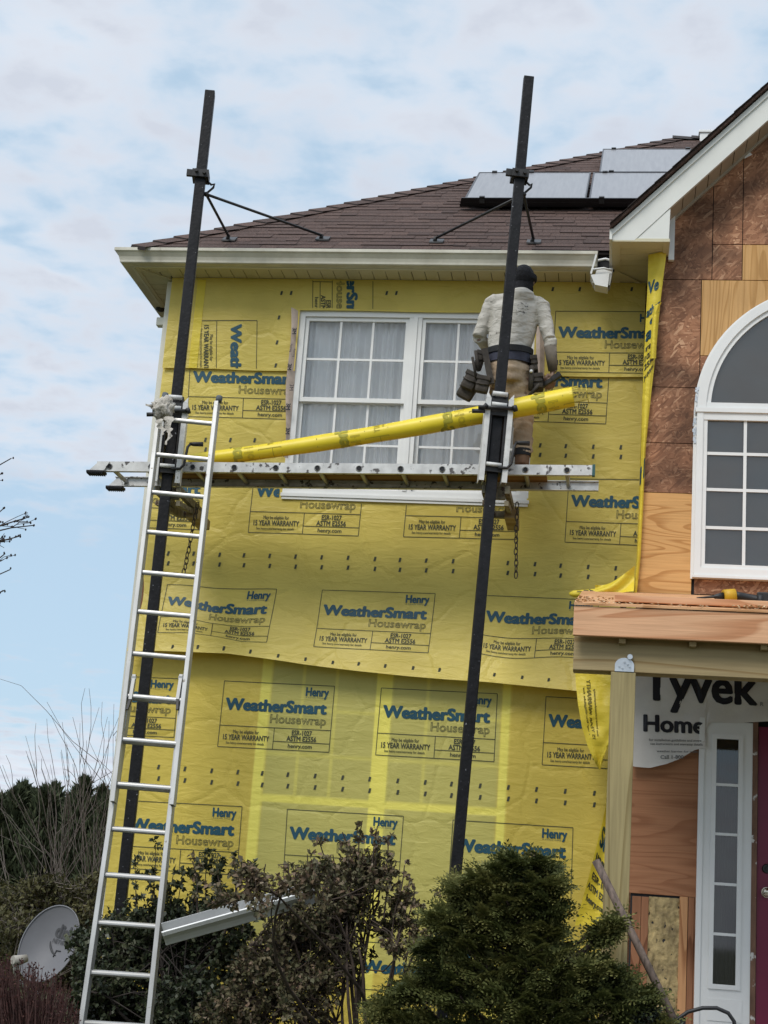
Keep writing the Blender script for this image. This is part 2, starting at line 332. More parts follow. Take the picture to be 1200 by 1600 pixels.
M = dict(
 white=mat('white_vinyl',(.78,.78,.76),.45,.03,3), trim=mat('cream_aluminium',(.70,.68,.58),.4,.04,4), fascia=mat('white_coil',(.74,.74,.69),.4,.03,3),
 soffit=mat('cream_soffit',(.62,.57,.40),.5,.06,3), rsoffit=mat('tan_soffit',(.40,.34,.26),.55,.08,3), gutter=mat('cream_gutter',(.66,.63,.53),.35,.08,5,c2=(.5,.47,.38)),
 pole=mat('black_pole_paint',(.011,.0105,.012),.5,.3,14,bump=.15,spec=.25,spots=(.25,.25,.27),spot_scale=50,spot_t=.69), rubber=mat('grey_rubber',(.19,.175,.16),.8,.25,20),
 steel=mat('black_steel',(.03,.028,.027),.5,.3,20), alu=mat('worn_aluminium',(.44,.435,.42),.38,.10,14,metal=.55,c2=(.42,.41,.39),stretch=(.5,.5,.5)),
 aluw=mat('scuffed_aluminium',(.66,.65,.62),.45,.10,10,metal=.35,c2=(.45,.44,.42),spots=(.10,.09,.085),spot_scale=22,spot_t=.60),
 jackw=mat('white_jack_steel',(.68,.67,.64),.5,.1,16,spots=(.2,.17,.14),spot_scale=30,spot_t=.66),
 ply=wood('bare_plywood',rgb('#cf9f66'),rgb('#b4824c'),0,7,5,stretch=.13), plyv=wood('pale_plywood',rgb('#c69b66'),rgb('#b28753'),2,8,5,stretch=.13,knots=False),
 plyred=wood('old_red_plywood',rgb('#a47353'),rgb('#946446'),0,6,5,stretch=.13), fir=wood('fir_lumber',rgb('#d6a680'),rgb('#bd8660'),0,8,6,stretch=.09),
 pt=wood('treated_lumber',rgb('#a3906b'),rgb('#8d7650'),0,6,4,stretch=.06), ptv=wood('treated_post',rgb('#a3946a'),rgb('#8b7b53'),2,8,6,stretch=.025,fine=.5),
 stud=wood('old_stud',rgb('#97694c'),rgb('#744a32'),2,6,4,stretch=.08,knots=False), studp=wood('pale_stud',rgb('#c79468'),rgb('#a2704a'),2,6,4,stretch=.08,knots=False),
 plank=wood('plank_underside',rgb('#93703f'),rgb('#6b4d28'),0,6,4,stretch=.06), osb=osb('weathered_strand_board'),
 wrap=wrap_mat('yellow_wrap',(.75,.60,.13)), wrap1=wrap_mat('yellow_wrap_lower',(.76,.595,.11),glass=(.53,.53,.18),bright=(.98,.87,.17)),
 flap=wrap_mat('yellow_wrap_loose',(.85,.68,.065)), roll=mat('yellow_wrap_roll',(.80,.62,.03),.4,.05,5,bump=.08,bscale=9),
 ink=mat('dark_ink',(.055,.06,.035),.6,.1), blue=mat('blue_ink',(.012,.075,.115),.5,.1), black=mat('black_ink',(.012,.013,.02),.5,.1),
 tyvek=mat('white_wrap_film',(.70,.67,.63),.5,.05,4,bump=.4,bscale=6), shingle=mat('brown_shingle',(.095,.056,.043),.9,.25,60,bump=.5,bscale=160,tint=.30,spots=(.14,.09,.08),spot_scale=90,spot_t=.62),
 shdark=mat('shingle_dark_edge',(.03,.022,.02),.9,.2), dark=mat('dark_room',(.03,.03,.032),.9,.05), room=mat('room_grey',(.36,.345,.325),.9,.04,2),  # shdark: darker brown for shingle butt edges, rake ends and ridge caps
 curtain=mat('sheer_curtain',(.93,.93,.92),.9,.04,3), pane=glass_mat('window_glass',.07,(.99,.99,.99)), pane2=glass_mat('dim_glass',.05,(.82,.81,.8)), panel=mat('solar_glass_sky_sheen',(.225,.225,.23),.34,.05,2,stretch=(20,1.5,1),c2=(.175,.175,.185),spec=.35), pframe=mat('solar_frame',(.06,.06,.065),.45,.1,metal=.5), skirt=mat('black_solar_skirt',(.014,.015,.017),.4,.1),  # panel: the sky's sheen on dark glass is painted in as grey and streaks
 maroon=mat('maroon_door',(.17,.009,.04),.4,.08,3), brass=mat('nickel',(.62,.55,.45),.25,.05,metal=1), mould=mat('stripped_jamb',(.22,.12,.075),.8,.25,12,stretch=(1,1,.3),spots=(.6,.58,.54),spot_scale=16,spot_t=.6),
 insul=mat('mineral_wool',(.50,.38,.18),.95,.3,9,c2=(.2,.15,.08),bump=.9,bscale=25), tape3=mat('pink_flashing',(.62,.50,.42),.6,.2,10,c2=(.42,.33,.27)),
 galv=mat('galvanised',(.62,.64,.66),.35,.1,20,metal=.7), concrete=mat('concrete',(.36,.35,.33),.9,.1,8), ground=mat('lawn',(.06,.075,.025),.95,.35,3,c2=(.05,.04,.02),bump=.5,bscale=30),
)

# ------------------------------------------------------------------ ground
XL, XR, ZS = -3.675, .115, 6.48          # main wall corners, soffit height
GY, FY = -.55, -.82                      # gable wall face, gable fascia face
def gz(x, y): return .0 + .78*min(1, max(0, (y+9.5)/8.0)) + .03*math.sin(x*.9+y*.5)
b = MB(); nx, ny = 60, 60
xs = [-400*abs(t)**2.2*(1 if t<0 else -1) for t in np.linspace(-1,1,nx)]; xs = sorted(xs)
ys = sorted([-3+ (900 if t>0 else 300)*abs(t)**2.6*(1 if t>0 else -1) for t in np.linspace(-1,1,ny)])
b.add([(x,y,gz(x,y)) for y in ys for x in xs], [(j*nx+i,j*nx+i+1,(j+1)*nx+i+1,(j+1)*nx+i) for j in range(ny-1) for i in range(nx-1)], smooth=True)
tag(b.build('ground', M['ground']), kind='structure')

# ------------------------------------------------------------------ house
house = thing('house', (0,0,gz(0,0)), 'two storey house wrapped in yellow film, with brown roof and bare gable sheathing', 'house')
# walls
wx0,wx1,wz0,wz1 = -2.60,-.725,4.70,6.215
b = MB(); T=.16
b.box((XL,0,.3),(wx0,T,ZS+.12)).box((wx1,0,.3),(.45,T,ZS+.12)).box((wx0,0,.3),(wx1,T,wz0)).box((wx0,0,wz1),(wx1,T,ZS+.12))
b.box((XL,T,.3),(XL+T,8.3,ZS+.12)).box((XL+T,8.14,.3),(6.6,8.3,ZS+.12)).box((6.44,-.4,.3),(6.6,8.14,ZS+.12))
b.box((2.74,-.4,.3),(6.44,-.24,ZS+.12))
b.build('wall', M['osb'], house)
b = MB(); b.box((wx0-.1,T+.9,wz0-.5),(wx1+.1,T+.95,wz1+.3)); b.box((wx0-.1,T,wz0-.45),(wx1+.1,T+.9,wz0-.4)).box((wx0-.15,T+.001,wz0-.4),(wx0-.1,T+.9,wz1+.3)).box((wx1+.1,T+.001,wz0-.4),(wx1+.15,T+.9,wz1+.3)).box((wx0-.1,T+.001,wz1+.24),(wx1+.1,T+.9,wz1+.3))
b.build('bedroom_interior', M['room'], house)
# gable wall slab (front face GY) and its right part
GX0, GXC = .145, 1.453; GX1 = 2*GXC-GX0
def rake(x): return 6.605+1.02*(x+.143) if x<=GXC else 6.605+1.02*(2*GXC-x+.143)
b = MB(); pts=[(GX0,GY+.02,.9),(GX1,GY+.02,.9),(GX1,GY+.02,rake(GX1)-.1),(GXC,GY+.02,rake(GXC)-.1),(GX0,GY+.02,rake(GX0)-.1)]
b.prism(pts,(0,.3,0)); b.box((GX0,GY+.3,.9),(GX0+.12,0,ZS)); b.build('gable_wall', M['dark'], house)
# sheathing boards on the gable wall: strand board and plywood patches
def rect(px0,py0,px1,py1,Y=GY):
    xm,ym=(px0+px1)/2,(py0+py1)/2
    return P(px0,ym,Y).x, P(px1,ym,Y).x, P(xm,py1,Y).z, P(xm,py0,Y).z
def panel(name, r, mt, rk=False, th=.018, front=GY, gap=.003):
    x0,x1,z0,z1=r; x0+=gap; x1-=gap; z0+=gap; z1-=gap
    bm=bmesh.new(); vs=[bm.verts.new(p) for p in ((x0,front,z0),(x1,front,z0),(x1,front,z1),(x0,front,z1))]; bm.faces.new(vs)
    if rk:
        for s in (1,-1):
            c0=Vector((GXC,0,rake(GXC)-.15)); nrm=Vector((-1.02*s,0,1)) 
            bmesh.ops.bisect_plane(bm,geom=bm.verts[:]+bm.edges[:]+bm.faces[:],plane_co=c0,plane_no=nrm,clear_outer=True)
    r_=bmesh.ops.extrude_face_region(bm,geom=bm.faces[:]); bmesh.ops.translate(bm,verts=[v for v in r_['geom'] if isinstance(v,bmesh.types.BMVert)],vec=(0,th,0))
    bmesh.ops.recalc_face_normals(bm,faces=bm.faces[:])
    return MB().bm(bm).build(name, M[mt], house)
X1115=P(1115,300,GY).x; X1162=P(1161,330,GY).x; X1096=P(1095,500,GY).x
Z437=P(1080,437,GY).z; Z382=P(1150,382,GY).z; Z605=P(1050,605,GY).z; Z692=P(1040,692,GY).z; Z770=P(1040,770,GY).z; Z555=P(1110,556,GY).z; Z928=P(1040,929,GY).z
panel('strand_board',(GX0,X1115,Z437,9),'osb',True); panel('strand_board',(X1115,X1162,Z382,9),'osb',True); panel('strand_board',(X1162,GX1,Z382,9),'osb',True)
panel('strand_board',(X1115,X1162,Z437,Z382),'osb')
panel('plywood_patch',(X1162,2.2,Z437,Z382),'plyv'); panel('plywood_patch',(X1096,2.2,Z555,Z437),'plyv')
panel('strand_board',(GX0-.02,X1096,Z605,Z437),'osb'); panel('strand_board',(GX0-.03,.75,Z692,Z605),'osb'); panel('strand_board',(GX0-.03,.75,Z770,Z692),'osb')
panel('strand_board',(X1096,.75,Z605,Z555),'osb')
panel('plywood_patch',(GX0-.035,P(1082,850,GY).x,Z928,Z770),'ply',front=GY-.004)
panel('strand_board',(P(1084,915,GY).x,GX1,Z928+.01,P(1140,893,GY).z),'osb')
panel('strand_board',(2.2,GX1,Z770,Z382),'osb'); panel('strand_board',(1.0,GX1,3.1,Z928),'osb',th=.015)
panel('strand_board',(2*GXC-.48,GX1,Z928,Z770),'osb'); panel('strand_board',(2.30,GX1,.95,3.1),'osb',th=.015)
# ragged torn edge of old film under the arched window
b=MB(); xs_=np.linspace(P(1098,915,GY).x,1.25,26); top=P(1140,893,GY).z
for i in range(25):
    d0=.028+.028*noise.noise(Vector((i*.55,3,1))); d1=.028+.028*noise.noise(Vector(((i+1)*.55,3,1)))
    b.add([(xs_[i],GY-.006,top),(xs_[i+1],GY-.006,top),(xs_[i+1],GY-.008,top-d1-.012),(xs_[i],GY-.008,top-d0-.012)],[(0,3,2,1)])
b.build('torn_film_edge', M['tyvek'], house)

# ---- main roof, laid shingle by shingle
RX0,RY0,RZ0,S = -3.93,-.35,6.612,.75
nl=math.sqrt(1+S*S); vd=Vector((0,1/nl,S/nl)); nn=Vector((0,-S/nl,1/nl))
RYR=RY0+4.35; RZR=RZ0+S*4.35
def roofp(px,py,off=0.0):
    d=ray(px,py); t=(RZ0+off*nl-CP.z+S*(CP.y-RY0))/(d.z-S*d.y); return CP+d*t
bm=bmesh.new(); lay=bm.faces.layers.float.new('tint'); ex=.127; rows=int(4.35*nl/ex)+1; rr=random.Random(2)
def quad(pts,t,mi):
    f=bm.faces.new([bm.verts.new(p) for p in pts]); f[lay]=t; f.material_index=mi
for i in range(rows):
    v0=i*ex-.02; v1=min((i+1)*ex+.02,4.35*nl); x=RX0-.1-rr.random()*.3
    while x<1.35:
        wd=rr.choice((.10,.14,.19,.24,.3)); h=rr.choice((.004,.006,.009)); t=min(1,max(0,rr.gauss(.5,.2)))
        dj=rr.uniform(-.006,.006); wj=0 if i%1 else 0
        o=Vector((0,RY0,RZ0)); a=o+vd*(v0+dj)+nn*h+Vector((x,0,0)); c=o+vd*(v0+dj)+nn*h+Vector((x+wd-.003,0,0))
        d_=o+vd*v1+nn*.001+Vector((x+wd-.003,0,0)); e_=o+vd*v1+nn*.001+Vector((x,0,0))
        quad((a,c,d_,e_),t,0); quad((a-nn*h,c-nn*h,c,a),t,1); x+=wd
g=bm.verts[:]+bm.edges[:]+bm.faces[:]
bmesh.ops.bisect_plane(bm,geom=g,plane_co=(RX0,RY0,RZ0),plane_no=(-1,1,0),clear_outer=True)
mb=MB(); bm.verts.index_update()
for v in bm.verts: mb.v.append(v.co.copy())
for f in bm.faces: mb.f.append([v.index for v in f.verts]); mb.mi.append(f.material_index); mb.c.append(f[lay]); mb.sm.append(False)
bm.free()
HB=8.63; 
A_=(RX0,RY0,RZ0-.012); B_=(6.8,RY0,RZ0-.012); C_=(6.8-4.35,RYR,RZR-.012); D_=(RX0+4.35,RYR,RZR-.012); E_=(RX0,2*RYR-RY0,RZ0-.012); F_=(6.8,2*RYR-RY0,RZ0-.012)
mb.add([A_,B_,C_,D_,E_,F_],[(0,1,2,3),(4,0,3),(5,4,3,2),(1,5,2)],0,.5)
mb.box((RX0,RY0,RZ0-.03),(GX0,RY0+.02,RZ0-.012),1)
roof=mb.build('roof',[M['shingle'],M['shdark']],house)
# hip and ridge caps
b=MB(); n_=34; up_=Vector((0,0,1))
hd=Vector((1,1,S)).normalized(); sl=Vector((1,-1,0)).normalized()
for i in range(n_):
    t0=i*4.35*math.sqrt(2+S*S)/n_; p0=Vector((RX0,RY0,RZ0))+hd*(t0-.02); p1=p0+hd*.25; tt=min(1,max(0,rr.gauss(.45,.25)))
    fr=Vector((.5,-.5,-S/2*1.0))*.2; lf=Vector((-.5,.5,-S/2))*.2   # down both roof slopes
    fr=Vector((0.7,-.35,0)); fr=Vector((fr.x,fr.y,S*fr.y))*.20; lf=Vector((-.35,.7,-.35*S))*.20
    o=Vector((0,0,.026)); q=Vector((0,0,.010))
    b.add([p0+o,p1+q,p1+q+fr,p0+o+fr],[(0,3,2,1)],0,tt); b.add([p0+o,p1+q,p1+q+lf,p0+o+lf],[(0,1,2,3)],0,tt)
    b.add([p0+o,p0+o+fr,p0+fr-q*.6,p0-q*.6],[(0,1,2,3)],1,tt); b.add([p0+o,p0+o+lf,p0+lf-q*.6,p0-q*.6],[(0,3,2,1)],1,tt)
for i in range(12):
    x=RX0+4.35+i*.2-.03
    b.add([(x,RYR,RZR+.04),(x+.24,RYR,RZR+.02),(x+.24,RYR-.13,RZR+.02-.10),(x,RYR-.13,RZR+.04-.10)],[(0,3,2,1)],1,.3)
    b.add([(x,RYR,RZR+.04),(x+.24,RYR,RZR+.02),(x+.24,RYR+.13,RZR+.02-.10),(x,RYR+.13,RZR+.04-.10)],[(0,1,2,3)],1,.3)
b.build('hip_cap',[M['shingle'],M['shdark']],roof)
# pale box vent on the ridge
p0=P(1093,222,3.9); b=MB(); b.bbox((p0.x,3.85,p0.z-.25),(p0.x+.34,4.2,p0.z+.10),.008); b.bbox((p0.x-.012,3.835,p0.z+.085),(p0.x+.355,4.215,p0.z+.112),.004); b.build('roof_vent',M['white'],roof)
# ---- gable roof
b=MB(); rz=lambda x: rake(x)
for s in (1,-1):
    X=lambda x: x if s==1 else 2*GXC-x
    e0=-.165; poly=[(X(e0),FY-.05,rz(e0)),(X(GXC),FY-.05,rz(GXC)),(X(GXC),1.95,rz(GXC)),(X(e0),-.26,rz(e0))]
    b.prism(poly if s==1 else poly[::-1],(0,0,-.024),0,.5)
    # ragged shingle ends on the rake
    k=26
    for i in range(k):
        x0=e0+(GXC-e0)*i/k; x1=e0+(GXC-e0)*(i+1)/k+.012; yf=FY-.062-rr.uniform(0,.012); h=rr.uniform(.005,.010)
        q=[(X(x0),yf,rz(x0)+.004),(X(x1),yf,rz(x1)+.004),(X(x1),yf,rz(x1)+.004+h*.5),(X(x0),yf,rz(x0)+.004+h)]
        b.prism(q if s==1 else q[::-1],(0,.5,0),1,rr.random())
b.build('gable_roof',[M['shingle'],M['shdark']],house)
# rake boards, upper trim and the boxed return at the foot
for s in (1,-1):
    X=lambda x: x if s==1 else 2*GXC-x
    def poly(ps,Y,th):
        q=[(X(x),Y,z) for x,z in ps]; return (q if s==1 else q[::-1],(0,th,0))
    e0=-.145; b=MB()
    b.prism(*poly([(e0+.16,ZS+.006),(e0,ZS+.006),(e0,rz(e0)-.045),(GXC,rz(GXC)-.045),(GXC,rz(GXC)-.275),(.275,rz(.275)-.275)],FY,.03)); b.build('rake_board',M['fascia'],house)
    b=MB(); b.prism(*poly([(e0-.012,rz(e0-.012)-.038),(GXC,rz(GXC)-.038),(GXC,rz(GXC)-.088),(e0-.012,rz(e0)-.095)],FY-.014,.05)); b.build('drip_trim',M['fascia'],house)
    b=MB(); b.prism(*poly([(e0+.10,ZS+.003),(.262,ZS+.003),(.268,rz(.268)-.285)],FY+.006,.02)); b.build('cornice_return',M['fascia'],house)
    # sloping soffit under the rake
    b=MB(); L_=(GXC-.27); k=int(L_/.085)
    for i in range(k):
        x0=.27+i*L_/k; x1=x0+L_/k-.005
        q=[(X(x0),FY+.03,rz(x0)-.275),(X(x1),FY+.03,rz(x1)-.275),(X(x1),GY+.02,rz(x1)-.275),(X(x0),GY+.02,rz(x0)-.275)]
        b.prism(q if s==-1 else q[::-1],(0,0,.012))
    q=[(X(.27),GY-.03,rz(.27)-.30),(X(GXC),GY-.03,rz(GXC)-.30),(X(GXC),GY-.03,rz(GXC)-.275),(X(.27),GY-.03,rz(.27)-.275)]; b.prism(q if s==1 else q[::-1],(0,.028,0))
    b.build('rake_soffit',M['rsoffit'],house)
# flat soffit of the return, boards running across
b=MB(); 
b.box((-.145,FY+.001,ZS-.004),(-.085,.0,ZS+.02)); b.box((-.085,FY+.001,ZS-.004),(.27,FY+.05,ZS+.02)); b.box((.225,FY+.05,ZS-.004),(.27,GY,ZS+.02))
y=FY+.05
while y<-.06: b.box((-.085,y+.003,ZS+.004),(.225,min(y+.1,-.05),ZS+.018)); y+=.1
b.box((-.085,-.05,ZS-.002),(.14,-.001,ZS+.02)); b.bar((-.115,-.27,ZS-.001),(.10,-.01,ZS-.001),.035,.012)
b.build('return_soffit',M['soffit'],house)
b=MB(); b.box((-.165,FY-.02,ZS+.003),(-.146,-.25,rz(-.16)-.02)); b.build('eave_fascia',M['fascia'],house)
r_=rect(1045,339,1054,408,GY-.01); b=MB(); b.box((r_[0],GY-.035,r_[2]),(r_[1],GY-.001,r_[3])); b.build('nailer_strip',M['white'],house)
b=MB()
for (px,py,w_,h_,a) in ((1168,243,13,6,.5),(1138,262,6,8,-.3),(1122,272,14,3,.15),(1118,266,3,9,.2)):
    c=P(px,py,GY-.02); q=[c+Vector((dx*math.cos(a)-dz*math.sin(a),-.01*abs(dx)*20,dx*math.sin(a)+dz*math.cos(a))) for dx,dz in ((-w_/400,-h_/400),(w_/400,-h_/500),(w_/500,h_/400),(-w_/500,h_/400))]
    b=MB(); b.prism(q,(0,.004,0)); b.build('torn_trim_scrap',M['white'],house)

# ---- main eave: soffit, fascia, gutter
EY=-.26; EX=XL-.26
b=MB(); x=XL
while x<-.16:
    b.box((x+.002,EY+.03,ZS+.001),(min(x+.100,-.15),-.014,ZS+.014)); b.box((x+.012,-.014,ZS+.002),(min(x+.088,-.15),-.001,ZS+.012)); x+=.104
b.box((EX,EY,ZS-.004),(-.15,EY+.03,ZS+.016)); b.box((XL,EY+.03,ZS+.016),(-.15,0,ZS+.03),1)
y=0
while y<8:
    b.box((EX+.03,y+.002,ZS+.001),(XL-.012,y+.100,ZS+.014)); y+=.104
b.box((EX,EY+.03,ZS-.004),(EX+.03,8.3,ZS+.016)); b.box((EX+.03,0,ZS+.016),(XL,8.3,ZS+.03),1)
# the two runs meet at the corner along a mitre strip
for i in range(3):
    b.box((EX+.03,EY+.03+i*.078,ZS+.001),(EX+.03+.072*(i+1)+.0,EY+.03+i*.078+.074,ZS+.013)); b.box((EX+.03+.078*(i+1),EY+.03+i*.078,ZS+.0015),(XL,EY+.03+i*.078+.074,ZS+.013))
b.bar((EX+.01,EY+.01,ZS-.004),(XL,0,ZS-.004),.03,.012)
b.build('soffit',[M['soffit'],M['dark']],house)
b=MB(); b.box((EX,EY-.02,ZS-.006),(-.15,EY-.001,RZ0-.03)).box((EX-.02,EY-.02,ZS-.006),(EX-.001,8.5,RZ0-.03)); b.build('fascia',M['trim'],house)
# frieze strip and corner board
b=MB(); b.box((XL-.05,-.012,.75),(XL-.002,.10,ZS-.02)); b.build('corner_board',M['trim'],house)
b=MB(); c=P(260,503,.05); b.bbox((XL-.12,.02,c.z-.04),(XL-.045,.09,c.z+.03),.008); b.build('cable_box',M['trim'],house)
b=MB(); c=P(222,443,.6); b.ball((EX-.03,.62,ZS+.01),(.05,.05,.04),14); b.tube([(EX-.03,.62,ZS+.02),(EX-.03,.62,ZS+.07)],.03,10); b.build('eave_lamp',M['steel'],house)
PR=[(0,.118),(0,0),(.062,0),(.070,.006),(.072,.022),(.080,.048),(.100,.078),(.112,.088),(.112,.112),(.104,.116),(.104,.112),(.109,.108),(.108,.092),(.096,.081),(.077,.050),(.068,.024),(.066,.010),(.060,.004),(.004,.004),(.004,.118)]
GZ=ZS-.002; GYb=EY-.022; GXb=EX-.022; gxr=P(933,420,-.36).x
b=MB(); k=len(PR)
va=[(GXb-d,GYb-d,GZ+z) for d,z in PR]; vb=[(gxr,GYb-d,GZ+z) for d,z in PR]; vc=[(GXb-d,8.5,GZ+z) for d,z in PR]
fs=[(i,(i+1)%k,k+(i+1)%k,k+i) for i in range(k)]
b.add(va+vb,fs); b.add(va+vc,[f[::-1] for f in fs])
b.add([(gxr,GYb-d,GZ+z) for d,z in PR[:10]]+[(gxr+.004,GYb-d,GZ+z) for d,z in PR[:10]],[list(range(10)),list(range(10,20))[::-1]])
xs0=GXb+.26; b.add([(xs0,GYb-d-.0025,GZ+z-.001) for d,z in PR[1:10]]+[(xs0+.006,GYb-d-.0025,GZ+z-.001) for d,z in PR[1:10]],[(i,i+1,9+i+1,9+i) for i in range(8)])
gut=b.build('gutter',M['gutter'],house)
# outlet elbow hanging off the gutter's open end
e1=P(927,399,-.37); b=MB(); z1=GZ+.105; xg=gxr
b.bar((xg-.005,-.385,z1+.005),(xg-.045,-.39,GZ-.075),.012,.014)
b.add([(xg,-.38,GZ-.03),(xg+.12,-.38,GZ-.02),(xg+.10,-.38,GZ-.16),(xg-.03,-.38,GZ-.14)]+[(xg,-.28,GZ-.03),(xg+.12,-.28,GZ-.02),(xg+.10,-.28,GZ-.16),(xg-.03,-.28,GZ-.14)],[(0,3,2,1),(4,5,6,7),(1,2,6,5),(0,4,7,3)],0)
b.add([(xg-.045,-.40,GZ-.085),(xg+.095,-.40,GZ-.07),(xg+.085,-.40,GZ-.185),(xg-.01,-.40,GZ-.165)]+[(xg-.05,-.27,GZ-.085),(xg+.105,-.27,GZ-.07),(xg+.085,-.27,GZ-.185),(xg-.01,-.27,GZ-.165)],[(0,3,2,1),(4,5,6,7),(1,2,6,5),(0,4,7,3),(3,7,6,2)],0)
b.tube([(xg+.005,-.392,GZ+.035),(xg+.06,-.40,GZ+.045),(xg+.125,-.392,GZ+.03)],.009,6,0); b.tube([(xg-.03,-.405,GZ-.045),(xg+.05,-.41,GZ-.035),(xg+.115,-.40,GZ-.05)],.008,6,0)
b.box((xg+.005,-.31,GZ-.02),(xg+.13,-.30,GZ+.12),1)
b.build('outlet_elbow',[M['white'],M['dark']],gut)

# ---- solar panels bolted to the roof
def solar(px_l,py_b,px_r,row_lab,top):
    pass
xa=roofp(728,309,.10).x; v_=lambda y:(y-RY0)*nl
yb=roofp(728,309,.10).y; yt=roofp(758,269,.10).y; xm=roofp(919,307,.10).x; y2=roofp(955,233,.10).y; x2=roofp(937,267,.10).x
LAB={0:'grey solar panel at the left end of the lower row, behind the right scaffold pole',1:'grey solar panel in the lower row, half hidden behind the white rake board',2:'grey solar panel alone in the upper row near the ridge'}
sp=[]
def rp(x,y,off): return Vector((x,y,RZ0+S*(y-RY0)))+nn*off
for i,(x0,x1,y0,y1) in enumerate(((xa,xm-.012,yb,yt-.010),(xm+.012,xm+.012+(xm-xa),yb,yt-.010),(x2,x2+1.08,yt+.012,y2))):
    t=thing('solar_panel',rp(x0,y0,.07),LAB[i],'solar panel','solar panels on the roof')
    b=MB(); b.add([rp(x,y,o) for o in (.085,.112) for x,y in ((x0+.012,y0+.010),(x1-.012,y0+.010),(x1-.012,y1-.010),(x0+.012,y1-.010))],[(4,5,6,7),(0,3,2,1)]); b.build('glass',M['panel'],t)
    b=MB()
    for (ax,ay,bx,by) in ((x0,y0,x1,y0+.012),(x0,y1-.012,x1,y1),(x0,y0+.012,x0+.012,y1-.012),(x1-.012,y0+.012,x1,y1-.012)):
        b.add([rp(x,y,o) for o in (.075,.116) for x,y in ((ax,ay),(bx,ay),(bx,by),(ax,by))],[(0,3,2,1),(4,5,6,7),(0,1,5,4),(1,2,6,5),(2,3,7,6),(3,0,4,7)])
    b.build('frame',M['pframe'],t)
    b=MB()
    for fx in ((.12,.45) if i==0 else (.08,.75)):
        for yy in ((y0-.012,y0+.02),(y1-.02,y1+.012)):
            x=x0+(x1-x0)*fx; b=MB(); b.add([rp(xx,y,o) for o in (.07,.128) for xx,y in ((x,yy[0]),(x+.045,yy[0]),(x+.045,yy[1]),(x,yy[1]))],[(0,3,2,1),(4,5,6,7),(0,1,5,4),(1,2,6,5),(2,3,7,6),(3,0,4,7)]); b.build('clamp',M['steel'],t)
ys0=roofp(724,330,.0).y
t=thing('array_skirt',rp(xa,ys0,0),'black metal skirt along the lower edge of the solar panels','panel skirt')
b=MB(); xk=xm+1.1
b.prism([rp(xa-.05,ys0+.02,.035),rp(xa-.03,yb-.015,.118),rp(xa-.03,yb-.002,.118),rp(xa-.05,ys0+.06,.02)],(xk-xa,0,0)); o=b.build('skirt_panel',M['skirt'],t)
b=MB(); 
for i in range(5): 
    x=xa+.2+i*.45; b=MB(); b.add([rp(xx,y,o) for o in (.0,.05) for xx,y in ((x,ys0+.07),(x+.04,ys0+.07),(x+.04,yb+.2),(x,yb+.2))],[(0,3,2,1),(4,5,6,7),(0,1,5,4),(1,2,6,5),(2,3,7,6),(3,0,4,7)]); b.build('mounting_foot',M['steel'],t)

# ---- twin window of the upper floor
win=MB(); FYW=-.035
win.box((wx0-.012,FYW,wz0),(wx0+.05,.10,wz1+.012)).box((wx1-.05,FYW,wz0),(wx1+.012,.10,wz1+.012)).box((wx0+.05,FYW,wz1-.045),(wx1-.05,.10,wz1+.012)).box((wx0+.05,FYW,wz0),(wx1-.05,.10,wz0+.05))
win.box((wx0-.02,FYW-.02,wz0-.022),(wx1+.02,.02,wz0+.004)); win.box((wx0-.012,FYW-.012,wz0-.044),(wx1+.012,-.02,wz0-.0235))
wc=(wx0+wx1)/2; win.box((wc-.05,FYW+.004,wz0+.05),(wc+.05,.10,wz1-.045)); win.box((wc-.016,FYW-.006,wz0+.05),(wc+.016,FYW+.003,wz1-.045))
wo=tag(win.build('window',M['white'],house),'white twin double hung window with sheer curtains')
zm=P(560,629,0).z
for (a,c) in ((wx0+.05,wc-.05),(wc+.05,wx1-.05)):
    for (z0,z1,Y) in ((zm-.005,wz1-.047,-.018),(wz0+.052,zm+.022,.012)):
        b=MB(); t_=.030
        b.box((a+.001,Y,z0),(a+t_,Y+.03,z1)).box((c-t_,Y,z0),(c-.001,Y+.03,z1)).box((a+t_,Y,z1-.03),(c-t_,Y+.03,z1)).box((a+t_,Y,z0),(c-t_,Y+.03,z0+.036))
        gx0,gx1,gz0_,gz1_=a+t_,c-t_,z0+.036,z1-.03
        for k in (1,2): x=gx0+(gx1-gx0)*k/3; b.box((x-.009,Y+.008,gz0_),(x+.009,Y+.018,gz1_))
        z=(gz0_+gz1_)/2; b.box((gx0,Y+.0085,z-.009),(gx1,Y+.0175,z+.009))
        b.build('sash',M['white'],wo)
        g=MB(); g.add([(gx0,Y+.021,gz0_),(gx1,Y+.021,gz0_),(gx1,Y+.021,gz1_),(gx0,Y+.021,gz1_)],[(0,1,2,3)]); g.build('glass_pane',M['pane'],wo)
for a,c in ((wx0+.04,wc-.02),(wc+.02,wx1-.04)):
    b=MB(); n_=150; pts=[]
    for i in range(n_+1):
        x=a+(c-a)*i/n_; y=.075+.012*math.sin(i*.62+2*math.sin(i*.11))+.010*math.sin(i*.23+a*7)
        pts+= [(x,y,wz0-.1),(x,y+.004*math.sin(i),wz1+.1)]
    b.add(pts,[(2*i,2*i+2,2*i+3,2*i+1) for i in range(n_)],smooth=True); b.build('curtain',M['curtain'],wo)

